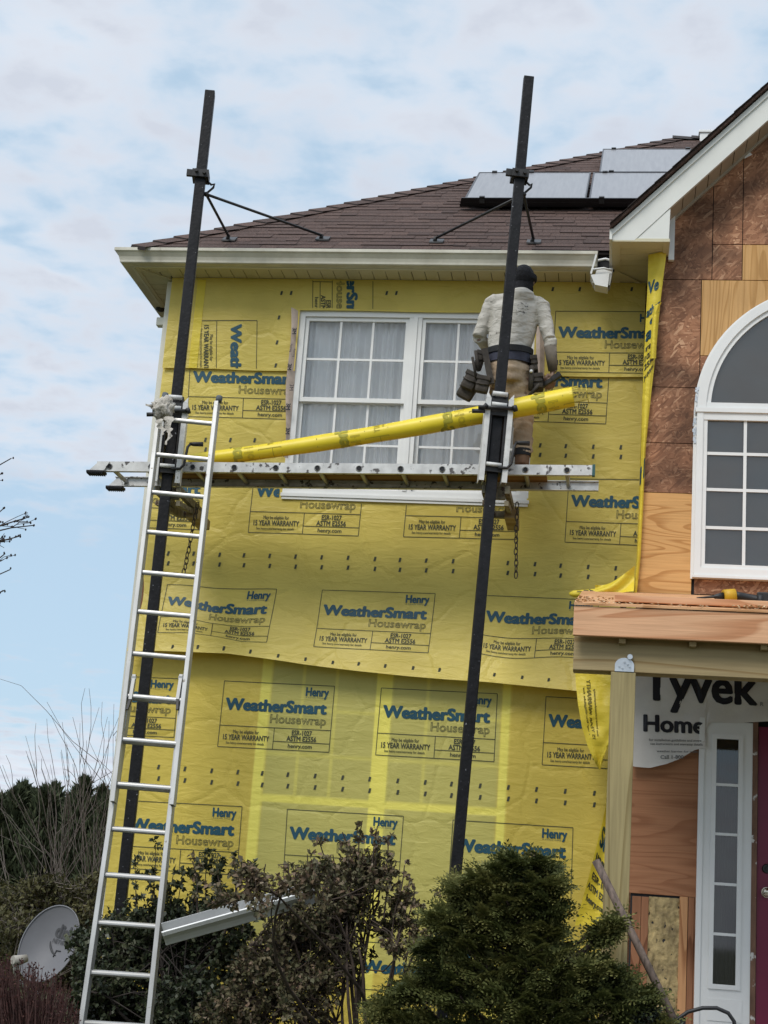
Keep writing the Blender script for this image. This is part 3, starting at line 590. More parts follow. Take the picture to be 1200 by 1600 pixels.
# ---- arched window of the gable
AX0=.502; ASP=5.285; AB=4.055; RAD=GXC-AX0
aw=MB()
def arch(r0,r1,y0,y1,mb,n=48):
    q=[]
    for i in range(n+1):
        a=math.pi*i/n; q+= [(GXC-r1*math.cos(a),y0,ASP+r1*math.sin(a)),(GXC-r0*math.cos(a),y0,ASP+r0*math.sin(a)),(GXC-r1*math.cos(a),y1,ASP+r1*math.sin(a)),(GXC-r0*math.cos(a),y1,ASP+r0*math.sin(a))]
    f=[]
    for i in range(n):
        o=4*i; f+= [(o,o+1,o+5,o+4),(o+1,o+3,o+7,o+5),(o+3,o+2,o+6,o+7),(o+2,o,o+4,o+6)]
    mb.add(q,f)
arch(RAD-.062,RAD,GY-.050,GY-.004,aw); arch(RAD-.095,RAD-.062,GY-.036,GY-.004,aw)
arch(RAD,RAD+.02,GY-.012,GY-.0035,aw)
for s in (1,-1):
    X=lambda x: x if s==1 else 2*GXC-x
    def bx(x0,y0,z0,x1,y1,z1): aw.box((min(X(x0),X(x1)),y0,z0),(max(X(x0),X(x1)),y1,z1))
    bx(AX0-.022,GY-.012,AB-.02,AX0,GY-.0035,ASP); bx(AX0,GY-.050,AB+.055,AX0+.045,GY-.004,ASP-.03); bx(AX0+.045,GY-.038,AB+.055,AX0+.075,GY-.004,ASP-.085)
    bx(AX0-.012,GY-.058,ASP-.03,GXC,GY-.004,ASP+.002)      # mull between arch and sashes
    bx(AX0+.03,GY-.045,ASP+.002,GXC,GY-.004,ASP+.045); bx(AX0+.045,GY-.044,ASP-.085,GXC,GY-.004,ASP-.03)
    bx(AX0,GY-.050,AB,GXC,GY-.004,AB+.055); bx(AX0-.01,GY-.062,AB-.018,GXC,GY-.004,AB); bx(AX0+.075,GY-.038,AB+.055,GXC,GY-.004,AB+.085)
ao=tag(aw.build('arched_window',M['white'],house),'white half round window over gridded sashes')
b=MB(); mx1=P(1163,780,GY-.02).x; gx0=AX0+.075; dxm=mx1-gx0
for i in range(1,7):
    x=gx0+dxm*i
    if x<2*GXC-gx0-.1: b.box((x-.011,GY-.030,AB+.085),(x+.011,GY-.022,ASP-.085))
for py in (709,765.5,825):
    z=P(1130,py,GY-.026).z; b.box((gx0,GY-.0295,z-.011),(2*GXC-gx0,GY-.0225,z+.011))
b.build('muntin',M['white'],ao)
b=MB(); n_=40; b.add([(GXC-(RAD-.08)*math.cos(math.pi*i/n_),GY-.018,ASP+(RAD-.08)*math.sin(math.pi*i/n_)) for i in range(n_+1)],[list(range(n_+1))[::-1]])
b.add([(gx0,GY-.018,AB+.08),(2*GXC-gx0,GY-.018,AB+.08),(2*GXC-gx0,GY-.018,ASP-.08),(gx0,GY-.018,ASP-.08)],[(0,1,2,3)]); b.build('glass_pane',M['pane2'],ao)
b=MB(); b.add([(GXC-(RAD-.06)*math.cos(math.pi*i/n_),GY-.005,ASP+(RAD-.06)*math.sin(math.pi*i/n_)) for i in range(n_+1)],[list(range(n_+1))[::-1]])
b.add([(gx0-.02,GY-.005,AB+.06),(2*GXC-gx0+.02,GY-.005,AB+.06),(2*GXC-gx0+.02,GY-.005,ASP-.05),(gx0-.02,GY-.005,ASP-.05)],[(0,1,2,3)]); b.build('window_shade',M['room'],ao)
# strip of old flashing tape left on the arch frame
b=MB(); rnd=random.Random(9)
for i in range(60):
    t=rnd.random(); x=AX0-.03+rnd.uniform(0,.028)+(.012 if t>.5 else 0); z=5.02+t*.42
    b.box((x,GY-.016-rnd.random()*.002,z),(x+rnd.uniform(.006,.02),GY-.013,z+rnd.uniform(.005,.03)),0)
b.build('torn_flashing',M['galv'],house)

# ---- ground-floor wall beside the door
def prect(name,q,mt,Y0,Y1,lab=None):
    r=rect(*q,Y=Y0); b=MB(); b.bbox((r[0],Y0,r[2]),(r[1],Y1,r[3]),.003); o=b.build(name,M[mt],house); 
    if lab: o['label']=lab
    return o
prect('plywood_patch',(986,1060,1097,1399),'plyred',GY,GY+.016)
b=MB(); b.box((GX0-.01,GY+.015,.95),(.72,GY+.02,2.1)); b.build('stud_bay_back',M['dark'],house)
for q,mt in (((985,1400,999,1610),'stud'),((999.5,1401,1011,1610),'stud'),((1060,1401,1073,1590),'studp'),((1073.5,1402,1083,1610),'stud'),((1083.5,1402,1093,1610),'stud')):
    prect('stud',q,mt,GY-.004 if mt=='studp' else GY,GY+.014)
r_=rect(1011,1402,1060,1610,GY); bm=bmesh.new(); nx_,nz_=24,80
vv=[[bm.verts.new((r_[0]+(r_[1]-r_[0])*i/nx_,GY+.006-.016*noise.noise(Vector((i*.35,j*.18,2)))-.010*noise.noise(Vector((i*.9,j*.6,7))),r_[2]+(r_[3]-r_[2])*j/nz_)) for i in range(nx_+1)] for j in range(nz_+1)]
for j in range(nz_):
    for i in range(nx_): bm.faces.new((vv[j][i],vv[j][i+1],vv[j+1][i+1],vv[j+1][i])).smooth=True
MB().bm(bm,smooth=True).build('insulation_batt',M['insul'],house)
# sidelight
s0=MB(); SY=GY-.03
zl=lambda py: P(1137,py,SY).z
xl0,xl1=P(1097,1350,SY).x,P(1174,1350,SY).x; zb,zt=1.03,zl(1128)
gl0,gl1=P(1116.5,1350,SY).x,P(1151.5,1350,SY).x; g0,g1=zl(1539),zl(1155)
s0.box((xl0,SY,zb),(gl0-.03,GY,zt)).box((gl1+.03,SY,zb),(xl1,GY,zt)).box((gl0-.03,SY,g1+.03),(gl1+.03,GY,zt)).box((gl0-.03,SY,zb),(gl1+.03,GY,g0-.03))
for a in ((gl0-.03,SY-.012,g0-.03,gl0,GY,g1+.03),(gl1,SY-.012,g0-.03,gl1+.03,GY,g1+.03),(gl0,SY-.012,g1,gl1,GY,g1+.03),(gl0,SY-.012,g0-.03,gl1,GY,g0)): s0.box(a[:3],a[3:])
for py in (1226.6,1304,1382,1460.5): z=zl(py); s0.box((gl0,SY-.006,z-.009),(gl1,SY+.006,z+.009))
s0.box((xl0+.05,SY-.006,zb+.06),(xl1-.05,SY,g0-.09)); s0.box((xl0-.035,SY-.012,zb),(xl0,GY,zt+.02))
sl_=tag(s0.build('sidelight',M['white'],house),'tall white sidelight window of five panes beside the door')
b=MB(); b.add([(gl0,SY+.008,g0),(gl1,SY+.008,g0),(gl1,SY+.008,g1),(gl0,SY+.008,g1)],[(0,1,2,3)]); b.build('glass_pane',M['pane2'],sl_)
b=MB(); n_=40; pts=[]
for i in range(n_+1):
    x=gl0+(gl1-gl0)*i/n_; y=GY-.010+.005*math.sin(i*.75)+.003*math.sin(i*1.9); pts+=[(x,y,g0),(x,y,g1-.07)]
b.add(pts,[(2*i,2*i+2,2*i+3,2*i+1) for i in range(n_)],smooth=True); b.build('curtain',mat('grey_sidelight_curtain',(.085,.085,.08),.9,.1,4),sl_)
b=MB(); b.add([(gl0,GY-.001,g0),(gl1,GY-.001,g0),(gl1,GY-.001,g1),(gl0,GY-.001,g1)],[(0,1,2,3)]); b.build('dark_backing',M['dark'],sl_)
# door
dxl=P(1183,1380,SY).x; b=MB(); b.box((xl1,SY-.004,zb),(dxl-.004,GY,zt+.02)); b.build('door_jamb',M['mould'],house)
b=MB(); b.box((dxl,GY-.018,zb),(dxl+.92,GY+.01,zt-.02)); 
for z0_,z1_ in ((zb+.18,zb+.75),(zb+1.0,zb+1.75)):
    for k in (0,1): b.bbox((dxl+.14+k*.36,GY-.026,z0_),(dxl+.42+k*.36,GY-.017,z1_),.004)
do=tag(b.build('door',M['maroon'],house),'dark maroon panelled front door')
c=P(1195,1394,GY-.06); b=MB(); b.ball((dxl+.062,GY-.075,c.z),(.03,.024,.03),16); b.tube([(dxl+.062,GY-.02,c.z),(dxl+.062,GY-.07,c.z)],.014,10); b.tube([(dxl+.062,GY-.018,c.z),(dxl+.062,GY-.026,c.z)],.034,16); b.build('door_knob',M['brass'],do)
c=P(1195,1357,GY-.04); b=MB(); b.tube([(dxl+.062,GY-.018,c.z),(dxl+.062,GY-.035,c.z)],[.032,.026],16); b.bbox((dxl+.055,GY-.05,c.z-.012),(dxl+.069,GY-.034,c.z+.012),.003); b.build('deadbolt',M['steel'],do)
b=MB(); b.box((dxl+.93,SY,zb),(dxl+1.02,GY,zt+.02)).box((dxl+1.02,SY,zb),(dxl+1.4,GY,zt)); b.build('door_casing',M['white'],house)
b=MB(); b.box((-.4,-2.62,.4),(3.4,GY+.02,1.03)); b.build('porch_floor',M['concrete'],house)

# ------------------------------------------------------------------ lettering
_tc={}
def glyphs(s, outline=False, bold=.03):
    k=(s,outline,bold)
    if k in _tc: return _tc[k]
    c=bpy.data.curves.new('lettering','FONT'); c.body=s; c.resolution_u=3
    if outline: c.fill_mode='NONE'; c.bevel_depth=.017; c.bevel_resolution=0
    o=bpy.data.objects.new('lettering',c); col.objects.link(o); bpy.context.view_layer.update()
    me=o.evaluated_get(bpy.context.evaluated_depsgraph_get()).to_mesh()
    v=np.array([(q.co.x,q.co.y,q.co.z*.12) for q in me.vertices]); f=[list(p.vertices) for p in me.polygons]
    o.evaluated_get(bpy.context.evaluated_depsgraph_get()).to_mesh_clear(); bpy.data.objects.remove(o); bpy.data.curves.remove(c)
    if not outline and bold>0:
        V=[];Fc=[];sh=[(0,0),(bold,0),(-bold,0),(0,bold*.7),(0,-bold*.7),(bold*.7,bold*.5),(-bold*.7,bold*.5),(bold*.7,-bold*.5),(-bold*.7,-bold*.5)]
        for i,(a,b_) in enumerate(sh):
            n0=sum(len(x) for x in V); V.append(v+np.array([a,b_,i*.004])); Fc+=[[n0+j for j in p] for p in f]
        v=np.vstack(V); f=Fc
    _tc[k]=(v,f); return _tc[k]
CAP=glyphs('H',False,0)[0][:,1].max()
def text_uv(s,u0,u1,vt,vb,outline=False,bold=.03):
    """lettering fitted to a box: u to the right, v downward; vt cap line, vb baseline"""
    v,f=glyphs(s,outline,bold); x0,x1=v[:,0].min(),v[:,0].max()
    q=np.empty_like(v); q[:,0]=u0+(v[:,0]-x0)/(x1-x0)*(u1-u0); q[:,1]=vb-v[:,1]/CAP*(vb-vt); q[:,2]=v[:,2]
    return q,f
def line_uv(u0,v0,u1,v1,w,n=14,asp=.57):
    pts=[];f=[]
    hor=abs(u1-u0)>abs(v1-v0)
    for i in range(n+1):
        t=i/n; u=u0+(u1-u0)*t; v=v0+(v1-v0)*t
        pts+= [(u,v-w/asp/2,0),(u,v+w/asp/2,0)] if hor else [(u-w/2,v,0),(u+w/2,v,0)]
    return np.array(pts),[(2*i,2*i+2,2*i+3,2*i+1) for i in range(n)]
W_=.0055
INK=[line_uv(0,0,1,0,W_),line_uv(0,1,1,1,W_),line_uv(0,0,0,1,W_),line_uv(1,0,1,1,W_),line_uv(0,.675,1,.675,W_),line_uv(.495,.675,.495,1,W_),line_uv(.495,.877,1,.877,W_),
 text_uv('Housewrap',.45,.95,.475,.60,True), text_uv('May be eligible for',.126,.36,.735,.785,bold=.012), text_uv('15 YEAR WARRANTY',.04,.457,.808,.885,bold=.03),
 text_uv('See henry.com/warranty for details',.07,.415,.915,.948,bold=.012), text_uv('ESR-1027',.655,.835,.70,.772,bold=.03), text_uv('ASTM E2556',.612,.878,.788,.86,bold=.03), text_uv('henry.com',.63,.845,.905,.962,bold=.02)]
BLUE=[text_uv('WeatherSmart',.03,.95,.262,.43,bold=.058), text_uv('Henry',.747,.955,.04,.165,bold=.045), text_uv('A Carlisle Company',.75,.94,.182,.197,bold=0)]

def nz(x,z,s=1.0,o=0): return noise.noise(Vector((x*s,o,z*s)))
def flapz(x):    # bottom edge of the middle sheet
    return _fz(x)
_fp=[P(px,py,-.05) for px,py in ((178,1020),(215,1021),(250,1021),(300,1023),(360,1025),(420,1033),(480,1042),(560,1052),(640,1060),(700,1065),(760,1069),(830,1076),(900,1083),(1000,1093))]
def _fz(x): return float(np.interp(x,[p.x for p in _fp],[p.z for p in _fp]))
def surf(k,x,z):
    if k==1: return -.012-.004*nz(x,z,1.3,1)-.002*nz(x,z*3,2.2,5)
    if k==2:
        h=z-_fz(x); fl=max(0,1-h/.62)
        belly=.05*math.exp(-((h-.28)/.2)**2)*math.exp(-((x+3.0)/.45)**2)
        return -.032-.009*nz(x,z*1.6,1.2,2)-.006*nz(x+z*.5,z*2.4,2.1,9)-.13*fl**1.5*(1+.25*nz(x,0,1.4,4))-belly-.010*nz(x,z*.4,3.0,3)*max(0,1-h/1.2)
    return -.056-.006*nz(x,z,1.4,6)-.005*nz(x*1.5,z*2.5,2.0,8)
SEAML=P(340,578,-.04).z; SEAMR=P(930,589,-.04).z
def seam(x): return SEAML+(SEAMR-SEAML)*(x-XL)/(XR-XL)+.006*math.sin(x*5)
def ledge2(z):   # left edge of the middle sheet: torn back a little half way down
    zz=P(230,940,0).z; return XL-.002+.055*math.exp(-((z-zz)/.26)**2)
def sheet(name,k,x0f,x1,z0f,z1f,mt,holes=(),step=.022,attrs=None,parent=None):
    nx=int((x1-XL)/step); b=MB(); vid={}; fs=[]; pos=[]
    zlo=min(z0f(x) for x in np.linspace(XL,x1,40)); zhi=max(z1f(x) for x in np.linspace(XL,x1,40)); nz_=int((zhi-zlo)/step)
    def vtx(i,j):
        if (i,j) in vid: return vid[(i,j)]
        t=j/nz_; xa=XL+(x1-XL)*i/nx; z0_,z1_=z0f(xa),z1f(xa); z=z0_+(z1_-z0_)*t; xx=x0f(z)+(x1-x0f(z))*i/nx
        vid[(i,j)]=len(pos); pos.append((xx,surf(k,xx,z),z)); return vid[(i,j)]
    for i in range(nx):
        for j in range(nz_):
            xa=XL+(x1-XL)*(i+.5)/nx; z=z0f(xa)+(z1f(xa)-z0f(xa))*(j+.5)/nz_
            if any(h[0]<xa<h[1] and h[2]<z<h[3] for h in holes): continue
            fs.append((vtx(i,j),vtx(i+1,j),vtx(i+1,j+1),vtx(i,j+1)))
    b.add(pos,fs,smooth=True); o=b.build(name,mt,parent)
    if attrs:
        for an,fn in attrs.items():
            at=o.data.attributes.new(an,'FLOAT','POINT'); at.data.foreach_set('value',[fn(p[0],p[2]) for p in pos])
    return o
def sm(a,b,x): t=min(1,max(0,(x-a)/(b-a))); return t*t*(3-2*t)
def band(x,a,b,s=.005): return sm(a-s,a+s,x)*(1-sm(b-s,b+s,x))
bl0,bl1=P(410,1055,0).x,P(426,1055,0).x; bm0,bm1=P(590,1055,0).x,P(616,1057,0).x; br0,br1=P(786,1073,0).x,P(800,1074,0).x
bz=(P(480,1250,0).z+P(480,1251,0).z)/2; fl=[P(468,1150,0).x,P(524,1110,0).x,P(668,1110,0).x,P(730,1110,0).x]; fzl=[P(520,1112,0).z,P(520,1183,0).z]
def a_bar(x,z):
    v=max(band(x,bl0,bl1),band(x,bm0,bm1),band(x,br0,br1))*sm(.9,1.0,z)
    v=max(v,band(z,bz-.026,bz+.026)*band(x,bl0,br1)*.95)
    f=max(max(band(x,a-.012,a+.012) for a in fl),max(band(z,a-.012,a+.012) for a in fzl))*.34*band(x,bl0,br1)*(1 if z>bz else 0)
    return max(v,f)
def a_glass(x,z): return band(x,bl1,br0,.02)*sm(1.2,1.3,z)*.62
wrap1=sheet('wrap_sheet',1,lambda z:XL,XR,lambda x:.7,lambda x:3.75,M['wrap1'],attrs={'bar':a_bar,'glass':a_glass},parent=house,step=.012)
wrap2=sheet('wrap_sheet',2,ledge2,XR,_fz,lambda x:seam(x)+.04,M['wrap'],holes=[(wx0-.0,wx1+.0,wz0-.03,9)],parent=house)
wrap3=sheet('wrap_sheet',3,lambda z:XL,XR,seam,lambda x:ZS-.002,M['wrap'],holes=[(wx0,wx1,0,wz1)],parent=house)

def place(parts,quad,k,clip=None,wave=None,mbk=None,depth=.0032,Yp=-.03,surf_=None):
    """print flat lettering on sheet k; quad = where the four corners of the printed box are"""
    c=[P(px,py,Yp) for px,py in quad]; tl,tr,br_,bl=c
    bm=bmesh.new()
    for q,f in parts:
        u=q[:,0]; v=q[:,1]
        X=(tl.x*(1-u)+tr.x*u)*(1-v)+(bl.x*(1-u)+br_.x*u)*v; Z=(tl.z*(1-u)+tr.z*u)*(1-v)+(bl.z*(1-u)+br_.z*u)*v
        if wave is not None: Z=Z+np.array([wave(a,b_) for a,b_ in zip(u,v)])
        vs=[bm.verts.new((x,zz*.02,z)) for x,zz,z in zip(X,q[:,2],Z)]
        for p in f:
            try: bm.faces.new([vs[i] for i in p])
            except ValueError: pass
    for co_,no in (clip or []):
        bmesh.ops.bisect_plane(bm,geom=bm.verts[:]+bm.edges[:]+bm.faces[:],plane_co=co_,plane_no=no,clear_outer=True)
    for v in bm.verts:
        s_=surf(k,v.co.x,v.co.z); v.co.y=s_-depth-v.co.y
    bmesh.ops.recalc_face_normals(bm,faces=bm.faces[:])
    for f in bm.faces:
        if f.normal.y>0: f.normal_flip()
    mbk.bm(bm)
def box4(tl,tr,br,bl): return (tl,tr,br,bl)
cl_l=((XL+.006,0,0),(-1,0,0)); cl_r=((XR-.004,0,0),(1,0,0))
def ctop(z): return ((0,0,z),(0,0,1))
def cbot(z): return ((0,0,z),(0,0,-1))
wav=lambda u,v: .030*math.sin(min(u,.8)*4.2)*v*1.2-.055*sm(.12,.5,u)*(1-sm(.6,1.0,u)*.55)*(.35+.65*math.sin(v*3.1))+.045*(1-sm(.0,.16,u))*v*.4
LABELS={1:[((106,1052),(279.3,1060),(270.7,1151.7),(97,1143),None),((350,1063.3),(522.3,1071.7),(513.3,1175),(339.3,1166),None),((595.5,1074.5),(777,1083.6),(771.5,1189.6),(586.3,1179),None),((853,1088),(1033,1097),(1027,1205),(846.8,1194.5),None),
  ((200,1250.5),(377.7,1260),(369.3,1366.7),(191,1356),None),((448.3,1264),(630,1275),(622,1381),(442,1370),None),((707.4,1281),(895.2,1293),(891.9,1405),(700,1393),None),((562,1471),(746,1482),(740,1592),(554,1581),None),((310,1458),(490,1468),(482,1574),(301,1563),None),((808,1488),(998,1499),(992,1609),(802,1598),None)],
 2:[((262.7,914),(433.3,919.3),(421.7,1004),(251.7,996),wav),((503.8,921.9),(680.2,927.8),(670.7,1022.8),(493.6,1013.6),None),((757,930.5),(936,938),(926,1036),(748,1023),lambda u,v:-.02*math.sin(u*6)*v),
  ((398,732),(570,736),(560,837.7),(388,832),None),((640,738),(815,742),(807.5,843),(630.4,838.7),None),((889,748),(1063,751),(1056,855),(882.7,847.3),None),((152,727),(325,731),(318,828),(145,822),None),
  ((298,556),(472,560),(468,656),(293,651),None),((776,558),(953,564),(946.4,662.4),(769,657),None)],
 3:[((868.5,488.2),(1045,489.5),(1042,585.5),(863,583),None),((403,503),(400,680),(308,680),(310,503),None),((584,357),(583,533),(489,533),(491,356),None)]}
def add_marks(o,mb):      # the printed fastening marks belong to the film itself
    bm=bmesh.new(); bm.from_mesh(o.data); o.data.materials.append(M['ink']); base=ORG[o.name]
    for f in mb.f:
        q=bm.faces.new([bm.verts.new(mb.v[i]-base) for i in f]); q.material_index=1
    bm.to_mesh(o.data); bm.free()
sheets={1:wrap1,2:wrap2,3:wrap3}
for k,ls in LABELS.items():
    for tl,tr,br_,bl,wv in ls:
        cl=[cl_l,cl_r]
        if k==2: cl+= [ctop(seam(P(*tl,0).x+.4)-.004)]
        if k==2 and tl[1]<600: cl+= [((wx0-.04,0,0),(1,0,0))] if tl[0]<400 else [((wx1+.02,0,0),(-1,0,0))]
        if k==3:
            cl+= [ctop(ZS-.015)]
            cl+= [cbot(SEAML+.012)] if bl[0]<450 else ([cbot(wz1+.015)] if bl[0]<600 else [])
        if k==2 and 700<tl[1]<760: cl+= [] 
        pm=MB(); cls=[cl]
        if k==2 and 725<tl[1]<745 and 390<tl[0]<700: cls=[cl+[((wx0-.035,0,0),(1,0,0))], cl+[((wx0-.035,0,0),(-1,0,0)),ctop(wz0-.06)]]
        for c_ in cls:
            place(INK,(tl,tr,br_,bl),k,c_,wv,pm); n_=len(pm.f); place(BLUE,(tl,tr,br_,bl),k,c_,wv,pm)
            for i_ in range(n_,len(pm.f)): pm.mi[i_]=1
        if pm.f: pm.build('printed_label',[M['ink'],M['blue']],sheets[k])
    # printed fastening marks
    ticks=[]
    if k==1:
        ticks=[(p,q+d) for p,q in ((246.7,1198),(288,1201),(330,1204),(371,1206),(409,1208),(449,1210),(491.7,1212),(534.7,1214.7),(577,1217),(621,1219.6),(664,1222),(705,1224.6),(750,1227.5),(794,1230),(838,1233),(883,1236),(928.6,1239)) for d in (0,18)]
        ticks+=[(p+25,q+205+d) for p,q in ((350,1206),(449,1212),(621,1221),(794,1231)) for d in (0,18)]
    if k==2:
        ticks=[(p,q+d) for p,q in [(263.3,865),(302.7,865),(343.3,866.7),(381.3,867.7),(421.7,868.7),(462,870),(502.7,871),(544,871.7),(586,873.5),(625,875),(666,876),(708,877),(793.5,880),(836,881.6),(876,884),(919,886),(962,888),(1000,889)] for d in (0,15.5)]
        ticks+=[(p,q+d) for p,q in ((321,687),(360,687.5),(398,688),(844,696),(884,697),(927,698),(970,699)) for d in (0,15)]
        ticks+=[(277,1016),(316,1016),(356,1018),(397,1023),(440,1030),(482,1035),(524,1040),(564,1042),(605,1045),(648,1048),(689,1051),(774,1059),(817,1063),(858,1067)]
    if k==3: ticks=[(864,454),(906,454),(948,454),(987,454),(441,460),(456,460),(437,498),(434,537),(432,573),(605,460),(620,460)]
    ink=MB()
    for px,py in ticks:
        c=P(px,py,-.03); s_=surf(k,c.x,c.z)-.0032; a,h=.0085,.017; lean=.003
        ink.add([(c.x-a-lean,s_,c.z-h),(c.x+a-lean,s_,c.z-h),(c.x+a+lean,s_,c.z+h),(c.x-a+lean,s_,c.z+h)],[(0,1,2,3)])
    add_marks(sheets[k],ink)

# lighter seam of overlapping film at the upper left corner, and pink flashing flap beside the window
r_=(P(303,500,-.05).x,P(316,500,-.05).x); b=MB(); n_=30
zz=np.linspace(seam(-3.4)+.0,ZS-.02,n_)
b.add([(x,surf(3,x,z)-.004,z) for z in zz for x in r_],[(2*i,2*i+1,2*i+3,2*i+2) for i in range(n_-1)],smooth=True); b.build('seam_tape',M['flap'],house)
b=MB(); n_=24; q=[]
for i in range(n_):
    t=i/(n_-1); a=P(455-12*t+2*math.sin(t*9),480+235*t,-.09); c=P(469-25*t*.75,488+228*t,-.04); q+=[a,(a+c)/2+Vector((0,-.012-.006*math.sin(i),0)),c]
b.add(q,[(3*i+j,3*i+3+j,3*i+4+j,3*i+1+j) for i in range(n_-1) for j in (0,1)],smooth=True); fo=b.build('flashing_flap',M['tape3'],house)
b=MB(); 
for i,(px,py) in enumerate(((457.5,512),(454,537),(450,568),(459,545),(448,630),(453,600),(447,668))):
    v,f=glyphs('3M' if i%2==0 or i>3 else 'Flashing',False,.05 if i%2==0 else .01); c=P(px,py,-.103); s_=.044 if i%2==0 or i>3 else .022
    b.add([(c.x+yy*s_,c.y-zz_*.01,c.z-xx*s_) for xx,yy,zz_ in v],f)
b.build('printed_lettering',M['black'],fo)
b=MB(); c0=P(842,512,-.06); c1=P(841,592,-.06); b.add([(c0.x-.02,-.075,c0.z),(c0.x+.012,-.10,c0.z),(c1.x+.012,-.10,c1.z),(c1.x-.02,-.075,c1.z)],[(0,3,2,1)]); b.prism([(c0.x+.012,-.10,c0.z-.01),(c0.x+.05,-.06,c0.z-.04),(c1.x+.045,-.06,c1.z),(c1.x+.012,-.10,c1.z)],(0,.003,0)); b.build('flashing_flap',M['tape3'],house)

# ------------------------------------------------------------------ scaffold poles
def mkpole(top,bot,label):
    t0,t1=P(*top,-1.0),P(*bot,-1.0); d=(t0-t1).normalized(); g=t1-d*((t1.z-gz(t1.x,-1))/d.z)
    t=thing('scaffold_pole',g,label,'scaffold pole','pump jack poles')
    a=R(11); xv=Vector((math.cos(a),math.sin(a),0)); xv=(xv-d*xv.dot(d)).normalized(); yv=d.cross(xv)
    Mx=Matrix((xv,yv,d)).transposed().to_4x4(); Mx.translation=g; ln=(t0-g).length
    b=MB(); b.bbox((-.038,-.0,0),(.038,.052,ln),.006,M=Mx); b.build('rail',M['pole'],t)
    b=MB(); b.box((-.034,.053,0),(.036,.092,ln-.004),M=Mx); b.build('rubber_strip',M['rubber'],t)
    return t,g,d,Mx
pl=mkpole((328,140),(189,1400),'black scaffold pole near the left corner of the house, behind the ladder')
pr=mkpole((827,118),(712,1370),'black scaffold pole standing in front of the worker')
def on(pole,z): g,d=pole[1],pole[2]; return g+d*((z-g.z)/d.z)
def brace(pole,zc,hook,feet,label):
    c=on(pole,zc); t=thing('pole_brace',c,label,'roof brace','braces from the poles to the roof'); Mx=pole[3].copy(); Mx.translation=c
    b=MB(); b.box((-.062,-.02,-.03),(-.040,.112,.03),M=Mx).box((.040,-.02,-.03),(.062,.112,.03),M=Mx).box((-.062,-.028,-.03),(.062,-.004,.03),M=Mx).box((-.062,.094,-.03),(.062,.112,.03),M=Mx).box((-.105,-.012,-.022),(-.062,.018,.028),M=Mx)
    b.tube([Mx@Vector((-.03,-.05,.01)),Mx@Vector((-.03,-.02,.01))],.014,6).tube([Mx@Vector((.03,-.05,.0)),Mx@Vector((.03,-.02,.0))],.014,6)
    b.build('clamp',M['steel'],t)
    h=P(*hook,-.92)
    b=MB(); s=Mx@Vector((.05,.05,-.03)); b.tube([s,s+Vector((.03,.02,-.02)),h+Vector((.035,0,.05)),h+Vector((.03,0,.02)),h+Vector((-.005,0,-.015)),h+Vector((-.02,0,-.03))],.009,7); b.ball(h+Vector((-.02,0,-.035)),.02,8); b.build('hook',M['steel'],t)
    for px,py in feet:
        f=roofp(px,py,.012); b=MB(); b.tube([h+Vector((-.02,0,-.035)),f+Vector((0,-.01,.03))],.011,7); b.build('strut',M['steel'],t)
        b=MB(); b.add([f+Vector((dx,dy,S*dy+dz)) for dz in (0,.012) for dx,dy in ((-.05,-.03),(.06,-.03),(.06,.05),(-.05,.05))],[(0,3,2,1),(4,5,6,7),(0,1,5,4),(1,2,6,5),(2,3,7,6),(3,0,4,7)]); b.tube([f+Vector((-.01,0,.0)),f+Vector((0,-.01,.04))],.016,7); b.build('foot_plate',M['steel'],t)
brace(pl,P(313,272,-1).z,(327,297),((357,375),(503,374)),'steel brace tying the left scaffold pole to the roof edge')
brace(pr,P(812,272,-1).z,(823,297),((681,378),(833,379)),'steel brace tying the right scaffold pole to the roof by the solar panels')

